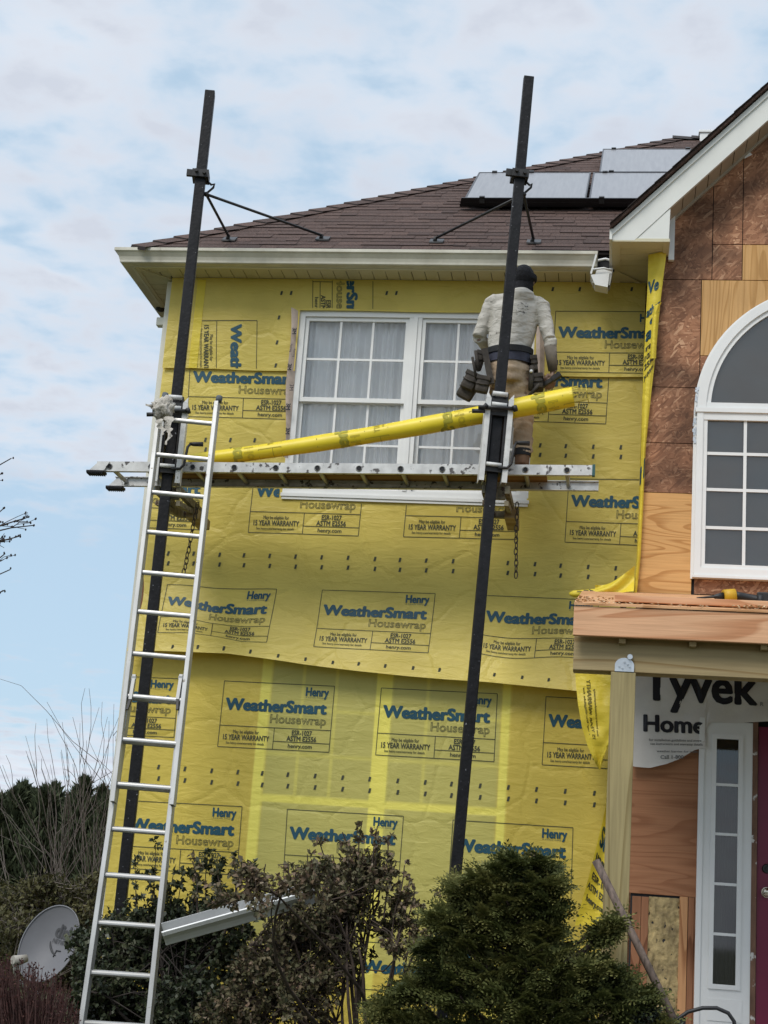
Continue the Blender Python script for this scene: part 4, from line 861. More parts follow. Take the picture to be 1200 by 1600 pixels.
def jack(pole,ztop,label,blk):
    c=on(pole,ztop); t=thing('pump_jack',c,label,'pump jack','pump jacks on the poles'); Mx=pole[3].copy(); Mx.translation=c
    H=.635
    for s in (-1,1):
        b=MB(); x=s*.080
        b.box((x-.018,-.055,-H),(x+.018,-.047,-.03),M=Mx).box((x-.018,-.0465,-H+.002),(x-.013,.07,-.035),M=Mx).box((x+.013,-.0465,-H+.002),(x+.018,.07,-.035),M=Mx)
        b.prism([Mx@Vector(p) for p in ((x-.016,-.056,-.031),(x+.016,-.056,-.031),(x+.012*s+.004,-.052,.012))],Mx.to_3x3()@Vector((0,.02,0)))
        b.build('side_channel',M['jackw'],t)
    for z in (.005,-.075,-.512): b=MB(); b.tube([Mx@Vector((-.056,-.048,z)),Mx@Vector((.050,-.048,z))],.017 if z>-.5 else .014,10); b.build('roller',M['jackw'],t)
    b=MB(); b.box((-.060,-.034,-.16),(-.044,.10,.02),M=Mx).box((.044,-.034,-.16),(.060,.10,.02),M=Mx).box((-.060,-.040,-.15),(.060,-.012,-.10),M=Mx).box((-.060,-.044,-.062),(.060,-.014,-.030),M=Mx).box((-.058,-.030,-.56),(-.044,.09,-.16),M=Mx).box((.044,-.030,-.56),(.058,.09,-.16),M=Mx).box((-.058,-.034,-.56),(.058,-.014,-.525),M=Mx)
    b.build('housing',M['steel'],t)
    b=MB(); b.tube([Mx@Vector((-.15,-.07,-.115)),Mx@Vector((.12,-.07,-.095))],.014,8); b.tube([Mx@Vector((-.19,-.055,-.145)),Mx@Vector((-.10,-.055,-.135))],.016,8)
    b.tube([Mx@Vector((-.115,-.07,-.10)),Mx@Vector((-.095,-.07,-.115))],.026,8); b.tube([Mx@Vector((.095,-.07,-.10)),Mx@Vector((.12,-.07,-.09))],.024,8); b.build('locking_pin',M['steel'],t)
    b=MB(); b.tube([Mx@Vector(p) for p in ((.135,-.03,-.33),(.165,-.03,-.33),(.235,-.03,-.325))],[.010,.016,.018],8); b.tube([Mx@Vector(p) for p in ((.145,-.03,-.33),(.128,-.05,-.36),(.120,-.06,-.45),(.115,-.06,-.50),(.09,-.062,-.53),(.03,-.062,-.535))],.010,8); b.build('crank_handle',M['steel'],t)
    # bracket arm under the walkway, with its brace
    a0=c+Vector((0,.06,-H+.02)); zb=a0.z-.055
    b=MB(); b.bar((c.x-.075,c.y+.03,zb+.0),(c.x-.075,-.26,zb+.0),.035,.055).bar((c.x+.085,c.y+.03,zb),(c.x+.085,-.26,zb),.035,.055)
    b.bar((c.x-.095,-.27,zb),(c.x+.105,-.27,zb),.04,.05); b.bar((c.x+.082,c.y+.06,zb-.09),(c.x+.082,-.35,zb-.03),.03,.035); b.bar((c.x-.072,c.y+.06,zb-.09),(c.x-.072,-.35,zb-.03),.03,.035); b.box((c.x-.060,c.y+.10,zb-.05),(c.x+.070,c.y+.13,zb+.04))
    b.build('bracket_arm',M['rust'],t)
    b=MB(); b.box((c.x+.045,-.58,zb-.10),(c.x+.13,-.20,zb-.03)); b.build('timber_block',M['pt'],t)
    b=MB(); x0=c.x+.135; y0=-.62; z=zb-.02
    rn=random.Random(int(c.x*100)); lean=blk
    for i in range(13):
        cx=Vector((x0+lean*i*.004+rn.uniform(-.003,.003),y0,z-i*.042)); pts=[]
        tw=rn.uniform(-.3,.3)+(0 if i%2==0 else 1.2)
        for k in range(13):
            q=2*math.pi*k/12; lx=.012*math.cos(q); lz=.029*math.sin(q); pts.append(cx+Vector((lx*math.cos(tw),lx*math.sin(tw),lz)))
        b.tube(pts,.0042,5,cap=False)
    b.build('chain',M['chain'],t)
    return t
M['rust']=mat('weathered_bracket',(.27,.23,.15),.7,.3,14,spots=(.09,.05,.03),spot_scale=25,spot_t=.58); M['chain']=mat('dark_chain',(.10,.075,.05),.5,.3,30,metal=.4)
ZJL=P(268,625,-1).z; ZJR=P(775,620,-1).z
jack(pl,ZJL,'pump jack climbing the left pole, behind the rag on the ladder',-1)
jack(pr,ZJR,'pump jack on the right pole with the yellow roll leaning on it',.3)

# ------------------------------------------------------------------ ladder laid flat as a walkway
def zr_(x): return 4.676+.0218*(x+3.84)
FYr,RYr=-.86,-.44; xl_f,xr_f=P(152,722,FYr).x,P(926,730,FYr).x; xl_r,xr_r=P(180,760,RYr).x,P(935,765,RYr).x
wl_=thing('walkway_ladder',(xl_f,(FYr+RYr)/2,zr_(xl_f)-.07),'aluminium ladder lying flat across the two pump jacks as a walkway','ladder')
def railx(y,x0,x1,s,name):
    b=MB(); zz=lambda x,o: zr_(x)+o
    for (ya,yb_,za,zb_) in ((y-.004,y+.004,-.074,0),(y+.004*s,y+.03*s,-.006,0),(y+.004*s,y+.03*s,-.074,-.068)):
        ya,yb_=min(ya,yb_),max(ya,yb_)
        b.add([(x,yy,zz(x,o)) for x in (x0,x1) for yy,o in ((ya,za),(yb_,za),(yb_,zb_),(ya,zb_))],[(0,1,2,3),(7,6,5,4),(0,4,5,1),(1,5,6,2),(2,6,7,3),(3,7,4,0)])
    return b.build('rail',M['aluw'],wl_)
railx(FYr,xl_f,xr_f,1,'rail'); railx(RYr,xl_r,xr_r,-1,'rail')
rx=[P(431+65*i,733,FYr).x for i in range(-4,8)]
for x in rx:
    if x<xl_f+.05 or x>xr_f-.05: continue
    b=MB(); z=zr_(x)-.036; b.tube([(x,FYr+.0,z),(x,RYr,z)],.016,10); b.build('rung',M['alu'],wl_)
    b=MB(); b.tube([(x,FYr-.012,z-.003),(x,FYr-.002,z-.003)],[.020,.026],12,cap=False); b.tube([(x,FYr-.0055,z-.003),(x,FYr-.0045,z-.003)],.017,12,1); b.build('rung_end',[M['alu'],M['dark']],wl_)
for y,x0 in ((FYr,xl_f),(RYr,xl_r)):
    z=zr_(x0); b=MB(); 
    b.prism([(x0+.10,y-.02,z-.004),(x0+.02,y-.02,z-.004),(x0-.045,y-.02,z-.070),(x0-.03,y-.02,z-.078),(x0+.06,y-.02,z-.080)],(0,.012,0)); b.build('foot_bracket',M['aluw'],wl_)
    b=MB(); b.bbox((x0-.06,y-.05,z-.098),(x0+.075,y+.03,z-.078),.005)
    for i in range(8): b.box((x0-.055+i*.016,y-.05,z-.105),(x0-.047+i*.016,y+.03,z-.099))
    b.build('foot_pad',M['rubber2'] if 'rubber2' in M else M['pole'],wl_)
b=MB(); b.box((xr_f-.002,FYr-.012,zr_(xr_f)-.078),(xr_f+.018,FYr+.03,zr_(xr_f)+.004)); b.build('end_cap',mat('teal_cap',(.03,.10,.10),.5),wl_)
b=MB(); xa_,xb_=xl_f+.32,xr_f-.33
z0_=lambda x: zr_(x)-.019
for ya,yb_ in ((FYr+.035,-.655),(-.648,RYr-.035)):
    b.add([(x,y,z0_(x)+o) for x in (xa_,xb_) for y,o in ((ya,0),(yb_,0),(yb_,.018),(ya,.018))],[(0,1,2,3),(7,6,5,4),(0,4,5,1),(1,5,6,2),(2,6,7,3),(3,7,4,0)])
tag(b.build('walkway_board',M['plank'],None),'brown plank laid along the rungs of the flat ladder','plank')

# ------------------------------------------------------------------ extension ladder leaning up to the walkway
LK=.168
def LP(px,py,off=0.0):
    d=ray(px,py); y0=-1.30+off; t=(y0+LK*(CP.z-4.74)-CP.y)/(d.y-LK*d.z); return CP+d*t
ln=Vector((0,1,-LK)).normalized(); ld=Vector((0,LK,1)).normalized()
foot=LP(180,1597)-ld*.5
ex=thing('extension_ladder',(foot.x,foot.y,gz(foot.x,foot.y)),'aluminium extension ladder leaning up to the walkway at the left corner','ladder')
def lrail(a,b_,name='rail',w=.030,dp=.07,extend=0):
    p,q=LP(*a),LP(*b_); d=(q-p).normalized(); q=q+d*extend; x=d.cross(ln).normalized(); m_=MB(); l=(q-p).length
    Mx=Matrix((x,ln,d)).transposed().to_4x4(); Mx.translation=p
    m_.bbox((-w/2,-.002,0),(w/2,.008,l),.003,M=Mx).box((-w/2+.002,.0085,0.001),(-w/2+.007,dp,l-.001),M=Mx).box((w/2-.007,.0085,0.001),(w/2-.002,dp,l-.001),M=Mx).box((-w/2+.007,dp-.006,.002),(w/2-.007,dp,l-.002),M=Mx)
    return m_.build(name,M['alur'],ex)
M['alur']=mat('rail_aluminium',(.52,.52,.51),.45,.12,8,metal=.35,c2=(.36,.355,.34),stretch=(1,1,.25),spots=(.22,.2,.17),spot_scale=34,spot_t=.68)
lrail((247,648),(175,1252)); lrail((338,626),(267.5,1257))
def off(p,o): return p
_LP=LP
def LPb(px,py): return _LP(px,py,.045)
LP0=LP
LP=LPb
lrail((203,1062),(126,1597),extend=.75); lrail((286,1066),(230.5,1597),extend=.75)
LP=LP0
b=MB(); p=LP(340.5,618); 
RL=[(258,651),(246.4,707),(239.4,766),(232.3,828),(225,891.3),(216.5,952.7),(208.5,1018.5),(200,1085),(191.7,1153),(181.7,1223),(170.5,1293),(160,1365),(148,1440),(137,1518),(126,1597)]
def rail_at(r,py):  # x of a rail at picture height py
    (x0,y0),(x1,y1)=r; return x0+(x1-x0)*(py-y0)/(y1-y0)
FLr=((247,648),(175,1252)); FRr=((338,626),(267.5,1257)); BLr=((203,1062),(126,1597)); BRr=((286,1066),(230.5,1597))
def rung(ya,base):
    l,r=(BLr,BRr) if base else (FLr,FRr); f=LPb if base else LP
    yb=ya+8.5-(ya-650)*.0022
    p=f(rail_at(l,ya),ya)+ln*.03; q=f(rail_at(r,yb),yb)+ln*.03; x=(q-p).normalized(); m_=MB(); n=12; vs=[]
    for e in (p,q):
        for k in range(n):
            a=2*math.pi*k/n; rr_=.0165*(1+.09*(k%2)); vs.append(e+ld*math.sin(a)*rr_+ln*math.cos(a)*rr_)
    m_.add(vs,[(k,(k+1)%n,n+(k+1)%n,n+k) for k in range(n)],smooth=False); return m_.build('rung',M['alu'],ex)
for i,(x,y) in enumerate(RL):
    if y<1240: rung(y,False)
    if y>1080: rung(y+(3 if y<1240 else 0),True)
for l in (FLr,FRr):
    x=rail_at(l,1085); s=1 if l is FLr else -1
    p=LP(x+s*9,1085)+ln*.02; m_=MB(); m_.bar(p-ld*.03,p+ld*.14,.022,.03,upv=(0,1,0)); m_.bar(p+ld*.12+Vector((-.015,-.01,0)),p+ld*.12+Vector((.015,-.01,0)),.012,.02); m_.build('rung_lock',M['alu'],ex)
    m_=MB(); m_.bar(p-ld*.10-Vector((s*.01,.01,0)),p-ld*.02,.016,.02,upv=(0,1,0)); m_.build('lock_hook',M['steel'],ex)
for (px,py),h in (((341,619),.03),((255,622),.11)):
    p=LP(px,py); m_=MB(); m_.tube([p-ld*h+ln*.03,p-ld*h*.3+ln*.03,p+ld*h*.5+ln*.032,p+ld*(h*.5+.008)+ln*.03],[.021,.024,.022,.008],10); m_.build('end_cap',mat('grey_end_cap',(.10,.115,.125),.7),ex)
# rag tied round the top of the ladder
rag=thing('rag',LP(256,650)-ld*.1,'torn off-white rag tied around the top of the leaning ladder','rag')
bm=bmesh.new(); bmesh.ops.create_icosphere(bm,subdivisions=4,radius=1); c=LP(256,640)+Vector((0,-.03,0))
for v in bm.verts:
    n_=v.co.normalized(); r=1+.55*noise.noise(n_*2.1+Vector((3,1,0)))+.38*noise.noise(n_*4.8)+.22*noise.noise(n_*10)
    v.co=c+Vector((n_.x*.072*r,n_.y*.055*r,n_.z*.075*r))
MB().bm(bm,smooth=True).build('knot',M['ragm'] if 'ragm' in M else mat('rag_cloth',(.55,.51,.45),.95,.15,14,bump=.6,bscale=40,c2=(.36,.33,.28)),rag)
rn=random.Random(5); b=MB()
for st,en,wd in (((268,655),(266,700),.05),((262,655),(272,685),.04),((248,640),(234,638),.05),((262,625),(276,628),.035),((250,660),(262,684),.05)):
    a=LP(*st)+Vector((0,-.05,0)); e=LP(*en)+Vector((0,-.07,0)); q=[]; nseg=9
    for i in range(nseg+1):
        t=i/nseg; m_=a.lerp(e,t)+Vector((.012*math.sin(i*1.3),-.012*math.sin(i*.9),0)); sd_=(e-a).cross(Vector((0,1,0))).normalized()*wd*.5*(1-.75*t)*(1+.35*math.sin(i*2.3))
        q+= [m_-sd_,m_+Vector((0,-.012*math.cos(i),0)),m_+sd_]
    b.add(q,[(3*i+j,3*i+3+j,3*i+4+j,3*i+1+j) for i in range(nseg) for j in (0,1)],smooth=True)
b.build('torn_strip',bpy.data.materials['rag_cloth'],rag)

# ------------------------------------------------------------------ roll of wrap leaning on the walkway
ra=P(297,722,-.70); rb=P(896,620,-.82); rl=thing('wrap_roll',ra-Vector((0,0,.05)),'long rolled up tube of yellow house wrap slanting across the window','wrap roll')
ax=(rb-ra); LN=ax.length; ax.normalize(); e1=ax.cross(Vector((0,1,0))).normalized()*-1; e2=ax.cross(e1)
if e1.z<0: e1=-e1
e2=Vector((0,-1,0)); e2=(e2-ax*e2.dot(ax)).normalized()
def rrad(s): t=s/LN; return .052+.019*t+.0016*math.sin(t*23)
def rpt(s,th,o=0.0):  # th=0 facing the camera, positive upward
    r=rrad(s)+o; sag=-.03*math.sin(math.pi*s/LN); return ra+ax*s+Vector((0,0,sag))+e2*(r*math.cos(th))+e1*(r*math.sin(th))
b=MB(); n1_,n2_=90,26; v=[]
for i in range(n1_+1):
    for j in range(n2_):
        th=2*math.pi*j/n2_; s=LN*i/n1_; v.append(rpt(s,th,.0022*noise.noise(Vector((s*1.5,th*1.5,0)))+.003*(1 if j==5 else 0)))
b.add(v,[(i*n2_+j,i*n2_+(j+1)%n2_,(i+1)*n2_+(j+1)%n2_,(i+1)*n2_+j) for i in range(n1_) for j in range(n2_)],smooth=True)
# spiral edge of the film on the open end
sp_=[]; 
for i in range(90):
    a=i*.42; r=rrad(LN)*(1-i/100); sp_+=[rpt(LN,0)*0+ra+ax*(LN-.001)+e2*r*math.cos(a)+e1*r*math.sin(a), ra+ax*(LN-.03)+e2*r*math.cos(a)+e1*r*math.sin(a)]
b.add(sp_,[(2*i,2*i+2,2*i+3,2*i+1) for i in range(89)]); b.build('tube',M['roll'],rl)
ink,blue=MB(),MB()
for s0,ph,parts in ((.18,.5,1),(.98,.45,1),(1.75,.52,1),(2.42,.43,1)):
    for mb_,pp in ((ink,INK),(blue,BLUE)):
        bm=bmesh.new()
        for q,f in pp:
            vs=[bm.verts.new((u,z*.02,vv)) for u,vv,z in q]
            for p_ in f:
                try: bm.faces.new([vs[i] for i in p_])
                except ValueError: pass
        hw=math.pi*.07*.5/.93
        for co_,no in (((ph-hw,0,0),(-1,0,0)),((ph+hw,0,0),(1,0,0))): bmesh.ops.bisect_plane(bm,geom=bm.verts[:]+bm.edges[:]+bm.faces[:],plane_co=co_,plane_no=no,clear_outer=True)
        bmesh.ops.triangulate(bm,faces=bm.faces[:]); 
        for v_ in bm.verts:
            u,zz,vv=v_.co; s=s0+vv*.53; v_.co=rpt(s,-(u-ph)*.93/.066,.0025+zz)
        mb_.bm(bm)
ink.build('printed_lettering',M['ink2'] if 'ink2' in M else mat('faded_ink',(.50,.40,.03),.6,.1),rl); blue.build('printed_logo',mat('faded_green_ink',(.46,.40,.035),.6,.1),rl)

# ------------------------------------------------------------------ the worker
def fuse(name,mb,vox,mts,parent,smooth=4,disp=None):
    """join overlapping volumes into one continuous surface"""
    me=bpy.data.meshes.new(name); me.from_pydata([tuple(v) for v in mb.v],[],mb.f); me.update()
    bm=bmesh.new(); bm.from_mesh(me); bmesh.ops.recalc_face_normals(bm,faces=bm.faces[:]); bm.to_mesh(me); bm.free()
    o=bpy.data.objects.new(name+'_raw',me); col.objects.link(o)
    r=o.modifiers.new('r','REMESH'); r.mode='VOXEL'; r.voxel_size=vox
    s=o.modifiers.new('s','SMOOTH'); s.iterations=smooth; s.factor=.5
    bpy.context.view_layer.update(); dg=bpy.context.evaluated_depsgraph_get()
    m2=bpy.data.meshes.new_from_object(o.evaluated_get(dg)); bpy.data.objects.remove(o); bpy.data.meshes.remove(me)
    base=ORG[parent.name]
    if disp is not None:
        ns=[v.normal.copy() for v in m2.vertices]
        for v,n in zip(m2.vertices,ns): v.co+=n*disp(v.co)
    for v in m2.vertices: v.co-=base
    m2.name=name; m2.materials.clear(); m2.materials.append(mts)
    m2.polygons.foreach_set('use_smooth',[True]*len(m2.polygons)); m2.update()
    return link(name,m2,parent,base)
def J(px,py,Y): return P(px,py,Y)
BY=-.62
foot_z=zr_(-.75)+.004
pel=J(797,583,BY); wst=J(796,553,BY); chs=J(803,497,BY+.02); nck=J(812,462,BY+.03); hdc=J(818,440,BY+.07)
shL=J(769,474,BY+.01); shR=J(845,478,BY); elL=J(748,527,BY+.02); wrL=J(772,556,BY+.28); elR=J(859,530,BY-.03); wrR=J(864,581,BY+.04)
hpL=J(784,602,BY); hpR=J(812,600,BY); knL=J(771,661,BY+.04); knR=J(818,662,BY+.03); anL=Vector((J(765,722,BY).x,BY-.01,foot_z+.09)); anR=Vector((J(816,722,BY).x,BY-.02,foot_z+.09))
man=thing('person',(pel.x,BY,foot_z),'worker in pale grey hoodie, tan trousers and black beanie, facing the wall','person')
skin=mat('brown_skin',(.25,.155,.105),.5,.1,12); 
def torso(b,gr=0.0,zlow=None):
    def ring(c,rx,ry,n=20): return [c+Vector((rx*math.cos(2*math.pi*i/n),ry*math.sin(2*math.pi*i/n),0)) for i in range(n)]
    secs=[(pel+Vector((0,0,-.06)),.155,.115),(pel,.165,.12),(wst+Vector((0,0,-.02)),.152,.105),(wst+Vector((0,0,.08)),.157,.108),(chs+Vector((0,0,-.04)),.180,.122),(chs+Vector((0,0,.06)),.192,.122),(nck+Vector((-.005,0,-.06)),.165,.10),(nck+Vector((-.004,0,-.015)),.095,.075),(nck+Vector((0,0,.02)),.062,.06)]
    if zlow is not None: secs=[s for s in secs if s[0].z>zlow]
    v=[];n=20
    for c,rx,ry in secs: v+=ring(c,rx+gr,ry+gr,n)
    k=len(secs); b.add(v,[(i*n+j,i*n+(j+1)%n,(i+1)*n+(j+1)%n,(i+1)*n+j) for i in range(k-1) for j in range(n)]+[tuple(range(n))[::-1],tuple(range((k-1)*n,k*n))])
# body: one continuous surface, with face, ears, hands and five fingers each
b=MB(); torso(b,-.012)
b.tube([nck+Vector((0,0,-.03)),hdc],[.058,.055],12)
b.ball(hdc+Vector((0,0,.01)),(.072,.092,.112),16); b.ball(hdc+Vector((0,.03,-.055)),(.055,.062,.055),12)
b.tube([hdc+Vector((0,.085,.012)),hdc+Vector((0,.108,-.022)),hdc+Vector((0,.09,-.032))],[.010,.015,.011],8)   # nose
b.tube([hdc+Vector((-.024,.083,-.055)),hdc+Vector((0,.093,-.054)),hdc+Vector((.024,.083,-.055))],.008,8)       # lips
b.tube([hdc+Vector((-.045,.075,.03)),hdc+Vector((0,.09,.034)),hdc+Vector((.045,.075,.03))],.010,8)             # brow
for s in (-1,1): b.ball(hdc+Vector((s*.073,.0,-.005)),(.012,.022,.032),10)
for sh,el,wr in ((shL,elL,wrL),(shR,elR,wrR)):
    b.tube([sh,sh.lerp(el,.5),el],[.050,.042,.034],12); b.tube([el,el.lerp(wr,.35),wr],[.034,.035,.026],12)
def hand(wr,d,side,palm_n,curl=1.0):
    """palm, four curled fingers of different lengths and a thumb from the side of the palm"""
    d=d.normalized(); sd_=d.cross(palm_n).normalized()*side; up_=palm_n.normalized()
    b.tube([wr,wr+d*.035,wr+d*.085],[.026,.036,.036],12,flat=.55 if abs(up_.y)>.5 else .6)
    for i,(off_,l) in enumerate(((-.030,.068),(-.010,.078),(.010,.074),(.029,.058))):
        k=wr+d*(.086-.004*abs(i-1.3))+sd_*off_; a1=.5*curl; p=k; pts=[p-d*.02,p]; ang=0
        for j,seg in enumerate((.45,.32,.25)):
            ang+=(.55,.75,.6)[j]*curl; p=p+(d*math.cos(ang)+up_*math.sin(ang))*l*seg; pts.append(p)
        b.tube(pts,[.0105,.0102,.0098,.009,.0072],8)
    t0=wr+d*.025-sd_*.028; b.tube([t0,t0+d*.03-sd_*.022+up_*.012,t0+d*.058-sd_*.012+up_*.034,t0+d*.07+up_*.046],[.015,.0125,.011,.0085],8)
hdR=Vector((-.10,.10,-1)).normalized(); hand(wrR,hdR,1,Vector((-.55,.8,-.1)).normalized(),1.1)
hand(wrL,(wrL-elL)*.6+Vector((.02,.06,0)),-1,Vector((.2,.0,-1)).normalized(),.8)
for hp,kn,an in ((hpL,knL,anL),(hpR,knR,anR)):
    b.tube([hp+Vector((0,0,.03)),hp.lerp(kn,.5),kn],[.085,.075,.056],14); b.tube([kn,kn.lerp(an,.35),an],[.056,.057,.038],12); b.tube([an,an+Vector((0,.0,-.05)),an+Vector((.005,.12,-.06))],[.038,.036,.034],10)
body=fuse('body',b,.0062,skin,man,2)
for s in (-1,1):
    e=MB(); e.ball(hdc+Vector((s*.03,.082,.014)),.012,10); e.build('eye',mat('eye_white',(.6,.58,.55),.2,.02),man)
# hoodie
def foldc(sx,sz,amp,seed):
    def f(c):
        a=noise.noise(Vector((c.x*sx+c.z*5,c.y*sx,c.z*sz-c.x*6+seed))); b_=noise.noise(Vector((c.x*sx*1.8-c.z*10,c.y*sx*2,c.z*sz*1.6+seed)))
        d_=noise.noise(Vector((c.x*6+c.z*9,c.y*5,c.z*10-c.x*10+seed*3)))
        return amp*(a*.8+(.45-abs(b_)*1.8)*.6+(.4-abs(d_)*1.9)*.45)
    return f
def fold(sx,sz,amp,seed): 
    return lambda c: amp*(noise.noise(Vector((c.x*sx+c.z*5,c.y*sx,c.z*sz-c.x*6+seed)))+.6*noise.noise(Vector((c.x*sx*2.2-c.z*9,c.y*sx*2,c.z*sz*1.7+seed))))
hm,hn,hl,hb=new_mat('pale_grey_hoodie_cloth'); hb.inputs['Roughness'].default_value=.95; hb.inputs['Specular IOR Level'].default_value=.1
tcn=hn.new('ShaderNodeTexCoord'); z1_=hn.new('ShaderNodeTexNoise'); z1_.inputs['Scale'].default_value=5; z1_.inputs['Detail'].default_value=6; hl.new(tcn.outputs['Object'],z1_.inputs['Vector'])
r1_=hn.new('ShaderNodeValToRGB'); r1_.color_ramp.elements[0].position=.3; r1_.color_ramp.elements[1].position=.7; r1_.color_ramp.elements[0].color=(.41,.385,.335,1); r1_.color_ramp.elements[1].color=(.53,.50,.445,1); hl.new(z1_.outputs[0],r1_.inputs[0])
spt=J(812,480,BY-.12)-Vector((pel.x,BY,foot_z)); vd_=hn.new('ShaderNodeVectorMath'); vd_.operation='DISTANCE'; hl.new(tcn.outputs['Object'],vd_.inputs[0]); vd_.inputs[1].default_value=spt
mr1=hn.new('ShaderNodeMapRange'); mr1.inputs[1].default_value=.03; mr1.inputs[2].default_value=.10; mr1.inputs[3].default_value=.12; mr1.inputs[4].default_value=0; hl.new(vd_.outputs['Value'],mr1.inputs[0])
z2_=hn.new('ShaderNodeTexNoise'); z2_.inputs['Scale'].default_value=42; hl.new(tcn.outputs['Object'],z2_.inputs['Vector']); ad_=hn.new('ShaderNodeMath'); hl.new(mr1.outputs[0],ad_.inputs[0]); hl.new(z2_.outputs[0],ad_.inputs[1])
mr2=hn.new('ShaderNodeMapRange'); mr2.inputs[1].default_value=.69; mr2.inputs[2].default_value=.74; hl.new(ad_.outputs[0],mr2.inputs[0]); mm_=hn.new('ShaderNodeMix'); mm_.data_type='RGBA'; hl.new(mr2.outputs[0],mm_.inputs[0]); hl.new(r1_.outputs[0],mm_.inputs[6]); mm_.inputs[7].default_value=(.14,.13,.12,1); hl.new(mm_.outputs[2],hb.inputs['Base Color'])
bpn=hn.new('ShaderNodeBump'); bpn.inputs['Strength'].default_value=.75; bpn.inputs['Distance'].default_value=.03; z3_=hn.new('ShaderNodeTexNoise'); z3_.inputs['Scale'].default_value=1; z3_.inputs['Detail'].default_value=3; z3_.inputs['Distortion'].default_value=.7; mp3=hn.new('ShaderNodeMapping'); mp3.inputs['Rotation'].default_value=(0,R(24),0); mp3.inputs['Scale'].default_value=(9,9,17); hl.new(tcn.outputs['Object'],mp3.inputs[0]); hl.new(mp3.outputs[0],z3_.inputs['Vector']); hl.new(z3_.outputs[0],bpn.inputs['Height']); hl.new(bpn.outputs[0],hb.inputs['Normal'])
_fc=foldc(5,8,1,1)
def foldw(c):
    near=math.exp(-((c.z-wst.z-.05)/.09)**2)+.4*math.exp(-((c-elR).length/.11)**2)+.2*math.exp(-((c-elL).length/.12)**2)+.6*math.exp(-((c-shR).length/.12)**2)+.6*math.exp(-((c-shL).length/.12)**2)
    return _fc(c)*(.0058+.0045*min(1.2,near))
b=MB(); torso(b,.004,zlow=wst.z-.03)
b.tube([shL+Vector((.03,0,.01)),shL,shL.lerp(elL,.5),elL+Vector((0,0,0))],[.068,.066,.057,.050],14); b.tube([elL,elL.lerp(wrL,.5),elL.lerp(wrL,.92)],[.050,.047,.040],14)
b.tube([shR+Vector((-.03,0,.01)),shR,shR.lerp(elR,.5),elR],[.068,.066,.055,.048],14); cuf=elR.lerp(wrR,.25); b.tube([elR,elR.lerp(wrR,.12),cuf],[.048,.047,.044],14)
b.tube([shL+Vector((.02,0,.015)),nck+Vector((0,0,-.035)),shR+Vector((-.02,0,.015))],[.052,.074,.052],14)
# hood lying on the back
b.ball(nck+Vector((.012,-.075,-.035)),(.105,.060,.070),14); b.tube([nck+Vector((-.085,.02,-.01)),nck+Vector((-.065,-.06,-.012)),nck+Vector((.012,-.105,-.03)),nck+Vector((.085,-.055,-.012)),nck+Vector((.09,.02,-.01))],[.024,.030,.034,.030,.024],10)
b.tube([nck+Vector((-.04,-.075,-.06)),nck+Vector((.02,-.085,-.082)),nck+Vector((.06,-.075,-.05))],[.026,.034,.026],8)
fuse('hoodie',b,.0075,hm,man,5,foldw)
b=MB(); torso(b,.006,zlow=pel.z-.01); bb=MB()
# shirt tail below the hoodie, then the tool belt
def hoop(c,rx,ry,h,th,name,mt,drop=0.0,dz=None):
    m_=MB(); n=40; v=[]
    for i in range(n):
        a=2*math.pi*i/n; zz=drop*math.cos(a)+(dz(a) if dz else 0)
        for r_,z in ((0,-h/2),(th,-h/2),(th,h/2),(0,h/2)): v.append(c+Vector(((rx+r_)*math.cos(a),(ry+r_)*math.sin(a),z+zz)))
    m_.add(v,[(4*i+k,4*i+(k+1)%4,4*((i+1)%n)+(k+1)%4,4*((i+1)%n)+k) for i in range(n) for k in range(4)],smooth=False); return m_.build(name,mt,man)
hoop(wst+Vector((0,0,-.035)),.150,.108,.10,.018,'shirt_tail',mat('navy_shirt',(.055,.058,.085),.9,.2,12))
belt=hoop(wst+Vector((0,0,.005)),.160,.118,.046,.016,'tool_belt',mat('black_webbing',(.014,.014,.015),.7,.2,20),.004)
# trousers
b=MB()
def leg(hp,kn,an,out):
    b.tube([hp+Vector((-out*.012,0,.05)),hp,hp.lerp(kn,.5),kn,kn.lerp(an,.5),kn.lerp(an,.86)],[.094,.088,.082,.072,.072,.066],16)
leg(hpL,knL,anL,-1); leg(hpR,knR,anR,1)
n=20; secs=[(pel+Vector((0,0,-.09)),.150,.120),(pel,.160,.125),(wst+Vector((0,0,-.075)),.156,.112)]; v=[]
for c,rx,ry in secs: v+=[c+Vector((rx*math.cos(2*math.pi*i/n),ry*math.sin(2*math.pi*i/n),0)) for i in range(n)]
b.add(v,[(i*n+j,i*n+(j+1)%n,(i+1)*n+(j+1)%n,(i+1)*n+j) for i in range(2) for j in range(n)]+[tuple(range(n))[::-1],tuple(range(2*n,3*n))])
fuse('trousers',b,.0075,mat('tan_work_cloth',(.46,.345,.235),.95,.2,6,c2=(.31,.225,.15),bump=.5,bscale=30),man,4,lambda c: .010*noise.noise(Vector((c.x*9,c.y*9,c.z*20)))+.007*noise.noise(Vector((c.x*16+c.z*8,c.y*16,c.z*34))))
